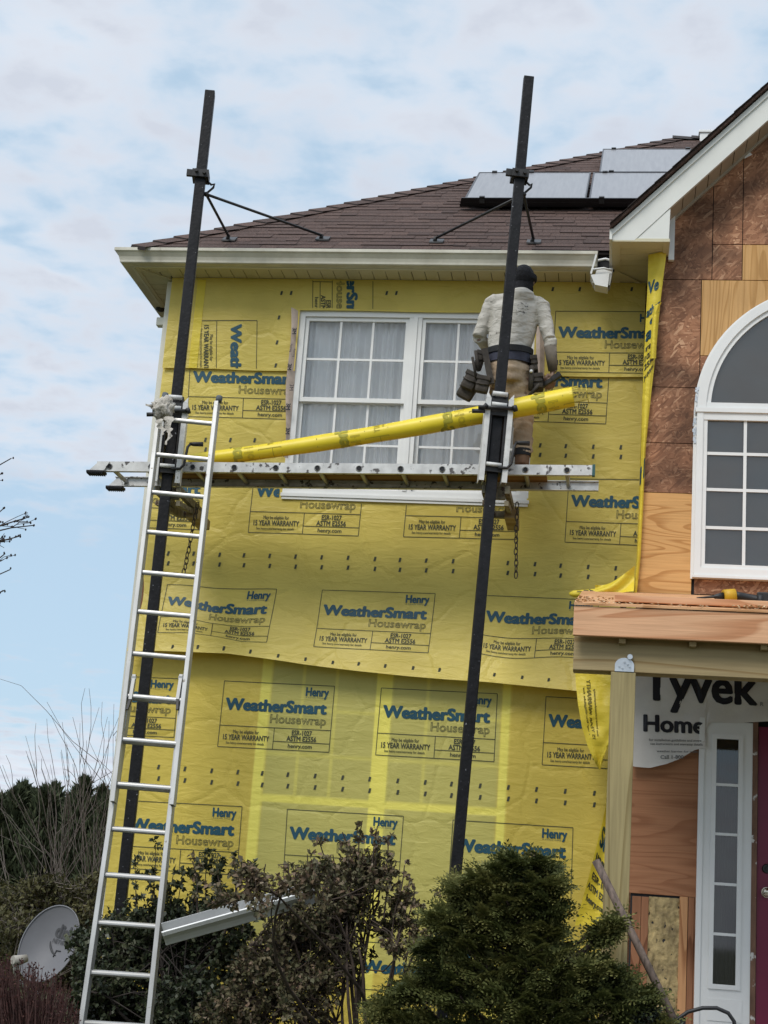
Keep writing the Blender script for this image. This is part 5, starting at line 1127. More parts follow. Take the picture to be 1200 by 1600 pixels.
for an in (anL,anR):
    b=MB(); b.tube([an+Vector((0,0,.09)),an+Vector((0,0,.02)),an+Vector((0,0,-.03))],[.058,.054,.052],14); b.tube([an+Vector((0,-.035,-.052)),an+Vector((0,.05,-.052)),an+Vector((.005,.15,-.06)),an+Vector((.005,.19,-.066))],[.034,.046,.042,.026],12); b.box(an+Vector((-.042,-.07,-.092)),an+Vector((.046,.20,-.075)))
    fuse('boot',b,.006,mat('tan_boot',(.22,.12,.065),.7,.2,14),man,3)
    b=MB(); b.tube([an+Vector((0,0,.085)),an+Vector((0,0,.035))],[.064,.061],16,cap=False); b.tube([an+Vector((0,0,.085)),an+Vector((0,0,.035))],[.060,.057],16,cap=False); b.build('boot_collar',bpy.data.materials['black_webbing'],man)
# beanie and neck warmer
b=MB(); b.ball(hdc+Vector((0,-.008,.028)),(.084,.102,.100),18); b.tube([hdc+Vector((0,-.006,.045)),hdc+Vector((0,-.006,-.002))],[.090,.091],20,flat=1.12)
bean=fuse('beanie',b,.006,mat('black_knit',(.013,.013,.016),.95,.3,40,bump=.4,bscale=90),man,3)
b=MB(); b.tube([hdc+Vector((.004,-.008,-.005)),nck+Vector((.006,.01,.03)),nck+Vector((.004,.012,-.01))],[.077,.070,.078],16); b.ball(hdc+Vector((.01,.03,-.05)),(.068,.075,.055),14)
fuse('neck_warmer',b,.006,bpy.data.materials['black_knit'],man,3)
# forearm sleeve
b=MB(); b.tube([cuf-(wrR-elR)*.06,elR.lerp(wrR,.55),elR.lerp(wrR,.97)],[.046,.043,.034],14); b.build('forearm_sleeve',mat('taupe_sleeve',(.21,.18,.145),.9,.2,14),man)
# pouches on the belt
pch=mat('worn_pouch_leather',(.055,.045,.035),.8,.35,12,c2=(.022,.018,.015))
def pouch(c,w_,d_,h_,tilt,name='tool_pouch',mt=None,yaw=0):
    m_=MB(); Mx=Matrix.Translation(c)@Matrix.Rotation(tilt,4,'Y')@Matrix.Rotation(yaw,4,'Z')
    m_.bbox((-w_/2,-d_/2,-h_),(w_/2,d_/2,0),min(w_,d_)*.3,M=Mx); m_.bbox((-w_/2-.004,-d_/2-.006,-.028),(w_/2+.004,d_/2+.006,.006),.006,M=Mx)
    m_.tube([Mx@Vector((-w_/2,-d_/2-.002,-h_*.5)),Mx@Vector((0,-d_/2-.010,-h_*.55)),Mx@Vector((w_/2,-d_/2-.002,-h_*.5))],.005,6)
    return m_.build(name,mt or pch,man)
pouch(J(753,552,BY-.05),.055,.10,.13,R(14)); pouch(J(741,585,BY-.07),.105,.085,.13,R(24)); pouch(J(757,590,BY-.12),.095,.07,.12,R(10)); pouch(J(738,598,BY-.02),.12,.08,.14,R(28))
pouch(J(834,560,BY-.03),.045,.12,.11,R(-8)); pouch(J(840,588,BY-.02),.075,.12,.11,R(-6))
m_=MB()
for (a,c,r) in (((743,548),(748,580),.012),((738,558),(744,590),.010),((746,588),(752,604),.006),((756,593),(762,606),.006)):
    m_.tube([J(*a,BY-.13),J(*c,BY-.12)],r,7)
m_.build('hand_tool',bpy.data.materials['worn_pouch_leather'],man)
m_=MB(); m_.tube([J(831,572,BY-.09),J(829,610,BY-.09)],.018,8); m_.tube([J(843,600,BY-.10),J(827,618,BY-.10)],.012,7); m_.ball(J(830,580,BY-.115),.013,8,1); m_.build('hand_tool',[bpy.data.materials['worn_pouch_leather'],M['white']],man)
m_=MB(); m_.bar(J(757,545,BY-.13),J(768,600,BY-.13),.045,.02,upv=(0,1,0)); m_.build('belt_strap',pch,man)
# hammer stapler held in the right hand
hs=wrR+hdR*.095+Vector((-.03,.05,0)); tl=thing('hammer_stapler',hs-Vector((0,0,.06)),"black hammer stapler in the worker's right hand",'stapler')
a,c=J(874,586,BY-.02),J(842,606,BY+.02); b=MB(); d=(c-a).normalized(); b.bar(a,c,.028,.034,upv=(0,1,0)); b.bar(a-d*.01+Vector((0,0,.004)),a+d*.06,.034,.048,upv=(0,1,0)); b.build('head',M['steel'],tl)
b=MB(); b.bar(c,c+d*.10,.022,.026,upv=(0,1,0)); b.tube([c+d*.02,c+d*.11],.016,8); b.build('handle',M['steel'],tl)

# ------------------------------------------------------------------ porch frame
PY=-2.5
px0=P(896,970,PY).x; pz0,pz1=P(895,992,PY).z,P(895,946,PY).z; PXR=3.2
porch=thing('porch_frame',(0,-1.5,gz(0,-1.5)),'unfinished timber porch roof over the front door with a square post','porch')
b=MB(); b.bbox((px0,PY,pz0),(PXR,PY+.038,pz1),.004); b.build('rim_board',M['fir'],porch)
bz0=P(895,1046,PY+.10).z; b=MB(); b.bbox((px0+.005,PY+.10,bz0),(PXR,PY+.24,pz0+.015),.005); b.build('beam',M['pt'],porch)
wz=P(1000,930,GY).z
for i in range(9):
    x=.02+i*.40+(.0); b=MB(); b.bar((x,PY+.038,(pz0+pz1)/2-.012),(x,GY-.0,wz-.105),.038,.15); b.build('rafter',M['pt'],porch)
    b=MB(); b.box((x-.019,PY+.0385,pz0-.028),(x+.019,PY+.098,pz0-.002)); b.build('rafter_tail',M['pt'],porch)
b=MB(); b.add([(x,y,z+o) for o in (0,.014) for x,y,z in ((px0,PY-.008,pz1+.003),(PXR,PY-.008,pz1+.003),(PXR,GY-.02,wz),(px0,GY-.02,wz))],[(0,3,2,1),(4,5,6,7),(0,1,5,4),(1,2,6,5),(2,3,7,6),(3,0,4,7)]); b.build('roof_deck',M['studx'] if 'studx' in M else wood('deck_ply',rgb('#d2a277'),rgb('#b07f55'),0,7,5,stretch=.2),porch)
b=MB(); pxa,pxb=P(954.5,1052,PY+.09).x,P(993.5,1052,PY+.09).x; b.bbox((pxa,PY+.09,.4),(pxb,PY+.23,bz0-.002),.006); b.build('post',M['ptv'],porch)
b=MB(); cx=(pxa+pxb)/2+.005; n_=20; pts=[(cx-.055,PY+.086,bz0+.0),(cx+.055,PY+.086,bz0+.0)]+[(cx+.055*math.cos(math.pi*i/n_),PY+.086,bz0+.035+.045*math.sin(math.pi*i/n_)) for i in range(n_+1)]
b.prism(pts,(0,.010,0))
for dx,dz in ((-.03,.03),(.03,.03),(0,.055),(-.012,.02),(.018,.045)): b.tube([(cx+dx,PY+.078,bz0+dz),(cx+dx,PY+.087,bz0+dz)],.006,6)
b.tube([(cx+.03,PY+.07,bz0+.085),(cx+.03,PY+.09,bz0+.085)],.016,8); b.build('post_cap_plate',M['galv'],porch)
b=MB(); b.box((GX0-.02,GY-.026,wz+.01),(1.9,GY-.006,P(1050,929,GY).z)); b.build('ledger_flashing',mat('dark_flashing',(.10,.075,.06),.6,.2,9),house)
def deckz(y): return pz1+.017+(wz+.014-pz1-.017)*(y-PY)/(GY-.02-PY)
lb0=P(960,948,PY+.16); b=MB(); b.bbox((lb0.x,PY+.10,deckz(PY+.14)+.003),(2.6,PY+.19,deckz(PY+.14)+.043),.004); tag(b.build('loose_board',M['fir'],None),'reddish two by four lying along the edge of the porch roof','board')
rn=random.Random(3); b=MB()
for cx_,cy_,sx,n_ in ((-.16,-2.33,.12,60),(.75,-2.45,.05,60),(.2,-1.9,.4,70),(.5,-2.47,.5,50)):
    for i in range(n_):
        x=cx_+rn.gauss(0,sx); y=cy_+rn.gauss(0,.10 if cy_>-2.4 else .02); y=max(-2.49,y); x=max(px0+.02,x)
        if PY+.09<y<PY+.20 and x>lb0.x: y=PY+.07
        z=deckz(y)+.003+rn.random()*(.02 if sx<.06 else .006); a=rn.random()*6.3; l=rn.uniform(.012,.04); w_=rn.uniform(.003,.008); d=Vector((math.cos(a),math.sin(a),rn.uniform(-.1,.25)))*l; s=Vector((-math.sin(a),math.cos(a),0))*w_
        p=Vector((x,y,z)); b.add([p-s,p+d*.5-s+Vector((0,0,.006)),p+d-s*.4,p+d+s*.4,p+d*.5+s+Vector((0,0,.006)),p+s],[(0,1,4,5),(1,2,3,4)])
tag(b.build('wood_shavings',mat('shaving',(.62,.45,.27),.9,.2,20)),'pale wood shavings scattered over the porch roof edge','shavings',kind='stuff')
# cordless driver
dp=P(1135,940,-1.85); D0=Vector((P(1130,938,-1.95).x,-1.95,deckz(-1.95)+.05)); dr=thing('cordless_drill',D0-Vector((0,0,.05)),'yellow and black cordless drill lying on the porch roof','drill')
b=MB(); b.tube([D0+Vector((.0,0,0)),D0+Vector((.07,.015,.01))],[.042,.045],14); b.build('motor_housing',mat('tool_yellow',(.62,.36,.015),.5),dr)
b=MB(); b.tube([D0+Vector((.07,.015,.008)),D0+Vector((.10,.02,.01)),D0+Vector((.20,.03,-.005)),D0+Vector((.22,.03,-.006))],[.034,.026,.028,.034],12); b.bbox((D0.x+.20,D0.y-.02,D0.z-.045),(D0.x+.27,D0.y+.07,D0.z+.035),.008); b.tube([D0+Vector((.205,.0,-.02)),D0+Vector((.23,0,-.02))],.045,10); b.build('handle',mat('tool_black',(.018,.018,.018),.5),dr)
b=MB(); b.tube([D0+Vector((.0,0,0)),D0+Vector((-.04,-.008,-.004)),D0+Vector((-.06,-.01,-.006)),D0+Vector((-.16,-.02,-.02))],[.028,.018,.008,.005],10); b.build('chuck',M['steel'],dr)

# ------------------------------------------------------------------ loose pieces of wrap
def ribbon(name,left,right,Yf,mt,label,cat,nsub=60,ncol=8,crease=.012,seed=1,grp=None,th=.0):
    """a loose strip of film between two edges given down its length"""
    def samp(e,t):
        k=t*(len(e)-1); i=min(int(k),len(e)-2); f=k-i; return (e[i][0]*(1-f)+e[i+1][0]*f, e[i][1]*(1-f)+e[i+1][1]*f)
    q=[]
    for i in range(nsub+1):
        t=i/nsub; a=samp(left,t); c=samp(right,t)
        for j in range(ncol+1):
            s=j/ncol; Y=Yf(t,s); Y+=crease*(noise.noise(Vector((s*4,t*7,seed)))+.5*noise.noise(Vector((s*9,t*5,seed+4)))); q.append(P(a[0]*(1-s)+c[0]*s,a[1]*(1-s)+c[1]*s,Y))
    b=MB(); n=ncol+1; b.add(q,[(i*n+j,i*n+j+1,(i+1)*n+j+1,(i+1)*n+j) for i in range(nsub) for j in range(ncol)],smooth=True)
    o=b.build(name,mt,None,loc=q[0]); tag(o,label,cat,grp)
    def at(t,s,o_=.004):
        a=samp(left,t); c=samp(right,t); Y=Yf(t,s)+crease*(noise.noise(Vector((s*4,t*7,seed)))+.5*noise.noise(Vector((s*9,t*5,seed+4))))
        return P(a[0]*(1-s)+c[0]*s,a[1]*(1-s)+c[1]*s,Y-o_)
    return o,at
G_='loose ends of yellow wrap'
s1,at1=ribbon('loose_wrap_strip',[(1013,398),(1012,440),(1009,500),(1006,560),(1003,640),(1001,720),(998,800),(995,870),(990,928)],[(1042,392),(1037,430),(1031,480),(1026,540),(1018,610),(1009,700),(1005,790),(1001,870),(995,928)],lambda t,s: GY-.03-.03*math.sin(s*3.1)-.03*(1-t)*s,M['flap'],'long narrow strip of yellow wrap hanging down the inside corner','wrap strip',crease=.010,seed=2)
s1b,_=ribbon('loose_wrap_strip',[(1022,478),(1019,500),(1017,530),(1016,560)],[(1034,472),(1030,480),(1027,510),(1025,560)],lambda t,s: GY-.085-.03*math.sin(s*3.1),M['flap'],'small upturned flap of yellow wrap beside the inside corner','wrap flap',nsub=16,ncol=6,crease=.008,seed=5)
def letters_on(parent,at,items,mt):
    b=MB()
    for s_,t0,t1,sa,sb,rot in items:
        v,f=glyphs(s_,False,.045); x0,x1=v[:,0].min(),v[:,0].max(); y1=CAP
        vs=[]
        for x,y,z in v:
            u=(x-x0)/(x1-x0); w_=y/y1
            if rot: t,s=t0+(t1-t0)*u, sa+(sb-sa)*w_
            else: t,s=t1+(t0-t1)*w_, sa+(sb-sa)*u
            vs.append(at(min(1,max(0,t)),min(1,max(0,s)),.004+z*.02))
        b.add(vs,f)
    return b.build('printed_lettering',mt,parent)
letters_on(s1,at1,[('Ve',.128,.168,.02,.75,False),('ather',.215,.245,.02,.98,False),('er',.255,.280,.3,.98,False),('ar',.285,.325,.05,.95,False),('N',.645,.685,.0,.95,False)],M['blue'])
letters_on(s1,at1,[('rap',.34,.358,.1,.9,False),('1027',.372,.386,.05,.9,False),('2556',.394,.408,.05,.9,False),('y.com',.418,.432,.05,.9,False)],M['ink'])
# rolled end on the porch roof, fanning up to the corner
a,c=P(896,928,-.62),P(962,924,-.62); b=MB(); b.tube([a+Vector((-.03,0,0)),a,a.lerp(c,.5),c],[.008,.024,.027,.024],14)
fan=[]; n_=14
for i in range(n_+1):
    t=i/n_; u=P(930+62*t,915-30*t**2,-.62); l=P(930+60*t,928-2*t,-.66); 
    for j in range(7): s=j/6; q=u.lerp(l,s); q.y+=.03*math.sin(s*5+t*6)-.02; fan.append(q)
b.add(fan,[(i*7+j,(i+1)*7+j,(i+1)*7+j+1,i*7+j+1) for i in range(n_) for j in range(6)],smooth=True)
ro=b.build('rolled_wrap_end',M['flap'],None,loc=a); tag(ro,'rolled end of yellow wrap lying on the porch roof in the corner','wrap end')
b=MB()
for i,(s_,x,hh) in enumerate((('1',.14,1),('ESR',.30,1),('ASTM',.42,1),('c',.62,1),('R',.85,1.2))):
    v,f=glyphs(s_,False,.05); p=a.lerp(c,x); b.add([(p.x+(yy-.35)*.045,p.y-.030-zz*.01,p.z+.018-xx*.030) for xx,yy,zz in v],f)
b.build('printed_lettering',M['ink'],ro)
# flap hanging under the beam's end
s3,at3=ribbon('loose_wrap_flap',[(898,1040),(900,1070),(903,1100),(909,1135),(918,1165),(930,1192),(936,1202)],[(975,1040),(975,1070),(975,1100),(972,1130),(962,1155),(948,1168),(938,1203)],lambda t,s:-.42-.06*math.sin(t*3)-.05*s,M['flap'],'bright yellow flap of wrap folded down behind the porch post','wrap flap',crease=.028,seed=8)
letters_on(s3,at3,[('15 YEAR WARRANTY',.62,.12,.22,.30,True),('May be eligible for',.58,.18,.14,.18,True),('See henry.com/warranty',.60,.2,.36,.40,True)],mat('olive_ink',(.22,.18,.02),.6))
s4,at4=ribbon('loose_wrap_flap',[(949,1232),(946,1262),(940,1290),(931,1325),(920,1370),(909,1410),(898,1446)],[(962,1232),(962,1262),(962,1290),(962,1325),(962,1370),(960,1410),(958,1446)],lambda t,s:-.22-.10*t+.05*math.sin(s*3.1),M['flap'],'yellow flap of wrap curling out beside the foot of the porch post','wrap flap',crease=.016,seed=11)
def tilt(at): return lambda t,s,o_=.004: at(min(1,t+.16*(s-.3)),s,o_)
letters_on(s4,tilt(at4),[('Smart',.36,.50,.12,1.3,False)],M['blue'])
letters_on(s4,tilt(at4),[('usewrap',.535,.60,.10,1.2,False),('ESR-1027',.665,.705,.12,.86,False),('ASTM E2556',.735,.775,.04,.88,False),('henry.com',.81,.85,.10,.75,False)],M['ink'])
# white wrap over the door
TY=GY-.030
b=MB(); nx_,nz_=60,44; q={}; vs=[]; fs=[]
def ty_bot(px):
    return float(np.interp(px,[985,992,1015,1040,1062,1085,1103,1104.5,1107,1150,1200,1400],[1196,1198,1200,1194,1186,1172,1168,1140,1128,1130,1127,1124]))
xsamp=list(np.linspace(984,1103,34))+list(np.linspace(1104.5,1420,50))
for i,px in enumerate(xsamp):
    for j in range(nz_+1):
        t=j/nz_; py=1040+(ty_bot(px)-1040)*t; Y=TY-.010*noise.noise(Vector((px*.03,py*.03,1)))-.012*abs(noise.noise(Vector((px*.012+py*.018,py*.01,4))))-.035*max(0,(py-1110)/90)**2*(1 if px<1104 else .2)
        vs.append(P(px,py,Y))
n=nz_+1; b.add(vs,[(i*n+j,i*n+j+1,(i+1)*n+j+1,(i+1)*n+j)[::-1] for i in range(len(xsamp)-1) for j in range(nz_)],smooth=True)
ty=b.build('white_wrap_sheet',M['tyvek'],None,loc=vs[0]); tag(ty,'torn white wrap with big dark lettering hanging above the front door','white wrap')
def tyletters(items,mt,name,bold=.04):
    b=MB()
    for s_,x0_,x1_,yc,yb,sl in items:
        v,f=glyphs(s_,False,bold); a0,a1=v[:,0].min(),v[:,0].max(); vv=[]
        for x,y,z in v:
            u=(x-a0)/(a1-a0); px=x0_+(x1_-x0_)*u; py=yb+(yc-yb)*(y/CAP)+sl*u
            Y=TY-.010*noise.noise(Vector((px*.03,py*.03,1)))-.012*abs(noise.noise(Vector((px*.012+py*.018,py*.01,4))))-.035*max(0,(py-1110)/90)**2*(1 if px<1104 else .2)
            p=P(px,py,Y-.004-z*.02); vv.append(p)
        b.add(vv,f)
    return b.build(name,mt,ty)
tyletters([('Tyvek',1003,1184,1040,1092,9)],M['black'],'printed_logo',.035)
tyletters([('Home',1005,1101,1117,1142,4)],M['black'],'printed_lettering',.04)
tyletters([('Call 1-800',1032,1068,1180,1185.5,0),('for installation guidelines and more',1014,1096,1154,1157.5,1.5),('see instructions and warranty details',1016,1098,1160,1163.5,1.5),('weather barrier for walls',1026,1090,1172,1175,1),('R',1188,1193,1097,1103,0)],mat('grey_ink',(.2,.2,.2),.7),'small_print',.015)

# ------------------------------------------------------------------ leaning handle, hose, fallen gutter, satellite dish
a,c=P(931,1345,-2.75),P(1062,1612,-2.95); b=MB(); d=(c-a); b.tube([a-d*.002,a,a+d*.5+Vector((0,0,.004)),c+d*.25],[.012,.022,.021,.021],12); ha=thing('leaning_handle',c+d*.9,'weathered wooden tool handle leaning against the porch post','tool handle'); b.build('shaft',mat('grey_wood_handle',(.17,.125,.10),.8,.3,20,stretch=(3,3,.6)),ha)
p,q=P(1008,1496,-2.72),P(1040,1575,-2.78); b=MB(); b.tube([p,q],.012,8); b.build('metal_rod',M['alu'],ha)
b=MB(); pts=[P(*z,-3.0) for z in ((1045,1612),(1056,1594),(1075,1581),(1098,1575),(1120,1575),(1138,1583),(1147,1596),(1150,1625))]
b.tube(pts,.010,8); tag(b.build('hose',mat('black_hose',(.02,.02,.022),.5),None,loc=pts[0]),'black hose looped up at the foot of the front door','hose')
ga,gb=P(256,1462,-2.12),P(492,1396,-1.95); gd=gb-ga; gl=gd.length; gd.normalize(); fg=thing('fallen_gutter',ga,'cut length of white gutter lying tilted on the shrubs beside the ladder','gutter')
sx=Vector((0,-1,0)); sx=(sx-gd*sx.dot(gd)).normalized(); zu=gd.cross(sx); 
if zu.z<0: zu=-zu
tl_=R(-30); s2=sx*math.cos(tl_)+zu*math.sin(tl_); z2=zu*math.cos(tl_)-sx*math.sin(tl_)
b=MB(); k=len(PR); va=[ga+s2*(d_*1.0-.05)+z2*(z-.06) for d_,z in PR]; vb=[p_+gd*gl for p_ in va]; b.add(va+vb,[(i,(i+1)%k,k+(i+1)%k,k+i) for i in range(k)]); b.build('trough',M['gut2'],fg) if 'gut2' in M else b.build('trough',mat('white_gutter',(.58,.58,.57),.35,.06,5,metal=.2),fg)
b=MB(); b.add([va[i]-gd*.002 for i in range(0,10)]+[va[i]+gd*.012+ (s2*.004 if i>1 else -s2*.004) for i in range(0,10)],[(i,i+1,11+i,10+i) for i in range(9)]); b.build('cut_edge',bpy.data.materials['white_gutter'],fg)
# dish
dc=P(76,1474,-.15); di=thing('satellite_dish',Vector((dc.x,dc.y+.15,gz(dc.x,0))),'grey satellite dish standing behind the reddish shrub','satellite dish')
nv=(CP-dc).normalized(); nv=(nv+Vector((-.42,0,.26))).normalized(); ux=Vector((0,0,1)).cross(nv).normalized(); uy=nv.cross(ux); rot=R(-14); ux,uy=ux*math.cos(rot)+uy*math.sin(rot),uy*math.cos(rot)-ux*math.sin(rot)
DW,DH=.215,.285
def dpt(x,y,o=0): return dc+ux*x*DW+uy*y*DH+nv*(.075*(x*x+y*y)-.075+o)
b=MB(); rings=12; seg=48; v=[dpt(0,0)]
for i in range(1,rings+1):
    for j in range(seg): a=2*math.pi*j/seg; v.append(dpt(i/rings*math.cos(a),i/rings*math.sin(a)))
f=[(0,1+j,1+(j+1)%seg) for j in range(seg)]
for i in range(rings-1):
    for j in range(seg): a0=1+i*seg+j; a1=1+i*seg+(j+1)%seg; f.append((a0,a0+seg,a1+seg,a1))
b.add(v,f,smooth=True); rim=[dpt(1.0*math.cos(2*math.pi*j/seg),math.sin(2*math.pi*j/seg)) for j in range(seg+1)]; b.tube(rim,.006,6,cap=False); b.build('reflector',mat('dish_grey',(.17,.17,.18),.55,.06,3),di)
b=MB(); v,f=glyphs('dish',False,.05); b.add([dpt(-.10+x*.46,.26+y*.46,.006+z*.01) for x,y,z in v],f)
v,f=glyphs('NETWORK',False,.01); b.add([dpt(-.08+x*.16,.10+y*.16,.006+z*.01) for x,y,z in v],f)
for r0,y0,x0,a0,a1 in ((.62,.30,.42,3.55,4.5),):
    pts=[dpt(x0+r0*math.cos(a0+(a1-a0)*i/16),y0+r0*.8*math.sin(a0+(a1-a0)*i/16),.006) for i in range(17)]; b.tube(pts,[.002+.006*math.sin(math.pi*i/16) for i in range(17)],5)
b.tube([dpt(.22,-.05,.005),dpt(.22,-.24,.005)],.004,4).tube([dpt(.22,-.06,.005),dpt(.40,-.05,.005)],.004,4)
b.build('printed_logo',mat('dish_logo_grey',(.07,.07,.073),.6),di)
lp=P(42,1497,-.62); b=MB(); b.tube([lp,lp.lerp(P(22,1503,-.68),.5),P(20,1500,-.70)],[.026,.034,.030],12); b.tube([P(24,1502,-.66),P(27,1530,-.60)],.022,10); b.build('receiver_arm_head',mat('lnb_grey',(.36,.34,.30),.6),di)
b=MB(); b.tube([P(27,1530,-.60),P(60,1560,-.35),dc-uy*.28],.014,8); b.build('feed_arm',M['galv'],di)
b=MB(); b.tube([dc-nv*.10-uy*.05,dc-nv*.22-uy*.1,Vector((dc.x,dc.y+.2,gz(dc.x,0)))],.022,10); b.build('mast',M['galv'],di)

# ------------------------------------------------------------------ plants
rg=np.random.default_rng(7)
def nrm(a): return a/np.maximum(1e-9,np.linalg.norm(a,axis=1,keepdims=True))
def leafquads(c,d,up,ln_,wd,fold=.25):
    """n leaves: base point c, direction d, face normal about up"""
    n=len(c); d=nrm(d); s=nrm(np.cross(d,up)); u=np.cross(s,d); ln_=np.broadcast_to(ln_,(n,))[:,None]; wd=np.broadcast_to(wd,(n,))[:,None]
    v=np.empty((n,4,3)); v[:,0]=c; v[:,1]=c+d*ln_*.48+s*wd*.5+u*wd*fold; v[:,2]=c+d*ln_-u*ln_*.12; v[:,3]=c+d*ln_*.48-s*wd*.5+u*wd*fold
    return v.reshape(-1,3), np.arange(4*n).reshape(n,4)
def rdir(n,upb=0.0):
    d=rg.normal(size=(n,3)); d=nrm(d); d[:,2]+=upb; return nrm(d)
def blobs(px_list,Y,dy=.3,depth=1.0):
    out=[]
    for q in px_list:
        px,py,r=q[:3]; y=Y+(q[3] if len(q)>3 else rg.uniform(-dy,dy)); c=P(px,py,y); e=P(px+r,py,y); out.append((np.array(c),(e-c).length))
    return out
def curve_pts(a,b_,k=6,bend=.12):
    a,b_=np.array(a),np.array(b_); L_=np.linalg.norm(b_-a); o=rg.normal(size=3)*bend*L_; o2=rg.normal(size=3)*bend*.5*L_
    return [Vector(a+(b_-a)*t+o*math.sin(math.pi*t)*.6+o2*math.sin(2*math.pi*t)*.5) for t in np.linspace(0,1,k)]
def shrub(name,base,bl,label,cat,leafm,stemm,n_tw,per,lsize,lw,nstem=9,upb=.25,group=None,leafdrop=.0,twig_len=.14,flat_up=.6,density_noise=0,stem_r=.014,tw_r=.0028,extra=None,seedcols=None):
    t=thing(name,base,label,cat,group); sb=MB()
    w_=np.array([r**2.2 for _,r in bl]); w_/=w_.sum()
    ends=[]
    for i in range(nstem):
        k=i%len(bl) if i<len(bl) else rg.choice(len(bl),p=w_); c,r=bl[k]; e=c+rg.normal(size=3)*r*.3
        st=np.array(base)+np.array([rg.normal()*.05,rg.normal()*.05,0]); pts=curve_pts(st,e,8,.10); sb.tube(pts,list(np.linspace(stem_r,stem_r*.4,8)),6); ends.append(pts)
    tips=[];tdir=[];clump=[]
    for i in range(n_tw):
        k=rg.choice(len(bl),p=w_); c,r=bl[k]
        d=rdir(1,upb*.4)[0]; rad=r*rg.uniform(.35,1)**.55; p=c+d*rad*np.array([1,1,1])
        if density_noise and noise.noise(Vector(p)*density_noise+Vector((5,3,1)))<-.05: continue
        dd=nrm((d+rg.normal(size=3)*.45+np.array([0,0,upb]))[None])[0]; L_=twig_len*rg.uniform(.5,1.3)
        a=p-dd*L_; pts=curve_pts(a,p,4,.10); sb.tube(pts,[tw_r,tw_r*.9,tw_r*.75,tw_r*.5],3,cap=False); tips.append(p); tdir.append(dd*L_); clump.append(noise.noise(Vector(p)*3.1)*.5+.5)
        if i%3==0:
            pp=ends[rg.integers(len(ends))][rg.integers(4,8)]
            if (pp-Vector(a)).length<.5: sb.tube(curve_pts(pp,a,4,.1),[tw_r*2,tw_r*1.7,tw_r*1.4,tw_r],4,cap=False)
    if extra: extra(sb,tips,tdir,clump)
    sb.build('stems',stemm,t)
    tips=np.array(tips);tdir=np.array(tdir);clump=np.array(clump); m_=len(tips)
    f=rg.random((m_,per)); c=(tips[:,None]-tdir[:,None]*(f[...,None]*.95)).reshape(-1,3)
    d=nrm(np.repeat(nrm(tdir),per,0)*.5+rg.normal(size=(m_*per,3))*.75+np.array([0,0,-leafdrop])); up=nrm(rg.normal(size=(m_*per,3))*.6+np.array([0,-.35,flat_up]))
    s=rg.uniform(.6,1.25,m_*per); v,fc=leafquads(c,d,up,lsize*s,lw*s)
    tint=np.clip(np.repeat(clump,per)*.55+rg.normal(size=m_*per)*.20+.22,0,1)
    npmesh('foliage',v,fc,leafm,t,tint)
    return t
bark=mat('brown_bark',(.085,.06,.045),.9,.3,25); greybark=mat('grey_twig_bark',(.22,.19,.16),.9,.25,25); darkbark=mat('dark_twig_bark',(.05,.04,.034),.9,.2,25)
Lrose=leaf_mat('dull_olive_leaf',[(.035,.038,.017),(.075,.075,.033),(.11,.10,.05),(.15,.125,.07),(.19,.12,.078),(.26,.21,.15)],.6,.18)
Lholly=leaf_mat('dark_green_leaf',[(.014,.02,.011),(.028,.038,.019),(.045,.058,.027),(.068,.078,.038),(.10,.10,.055)],.45,.12,.35)
Lolive=leaf_mat('olive_leaf',[(.04,.043,.018),(.075,.075,.03),(.11,.105,.042),(.15,.135,.06)],.7,.2)
Lcon=leaf_mat('conifer_leaf',[(.024,.032,.010),(.048,.058,.017),(.082,.092,.027),(.125,.13,.04),(.19,.18,.06)],.65,.15,.2)
Lthu=leaf_mat('hedge_leaf',[(.032,.042,.022),(.056,.072,.037),(.088,.105,.055),(.125,.135,.075)],.75,.15,.2)
Lred=leaf_mat('maroon_leaf',[(.035,.014,.014),(.06,.02,.02),(.085,.03,.026),(.11,.05,.035)],.7,.2)
Lgrey=leaf_mat('grey_green_leaf',[(.05,.065,.045),(.09,.11,.075),(.14,.165,.12)],.7,.15)

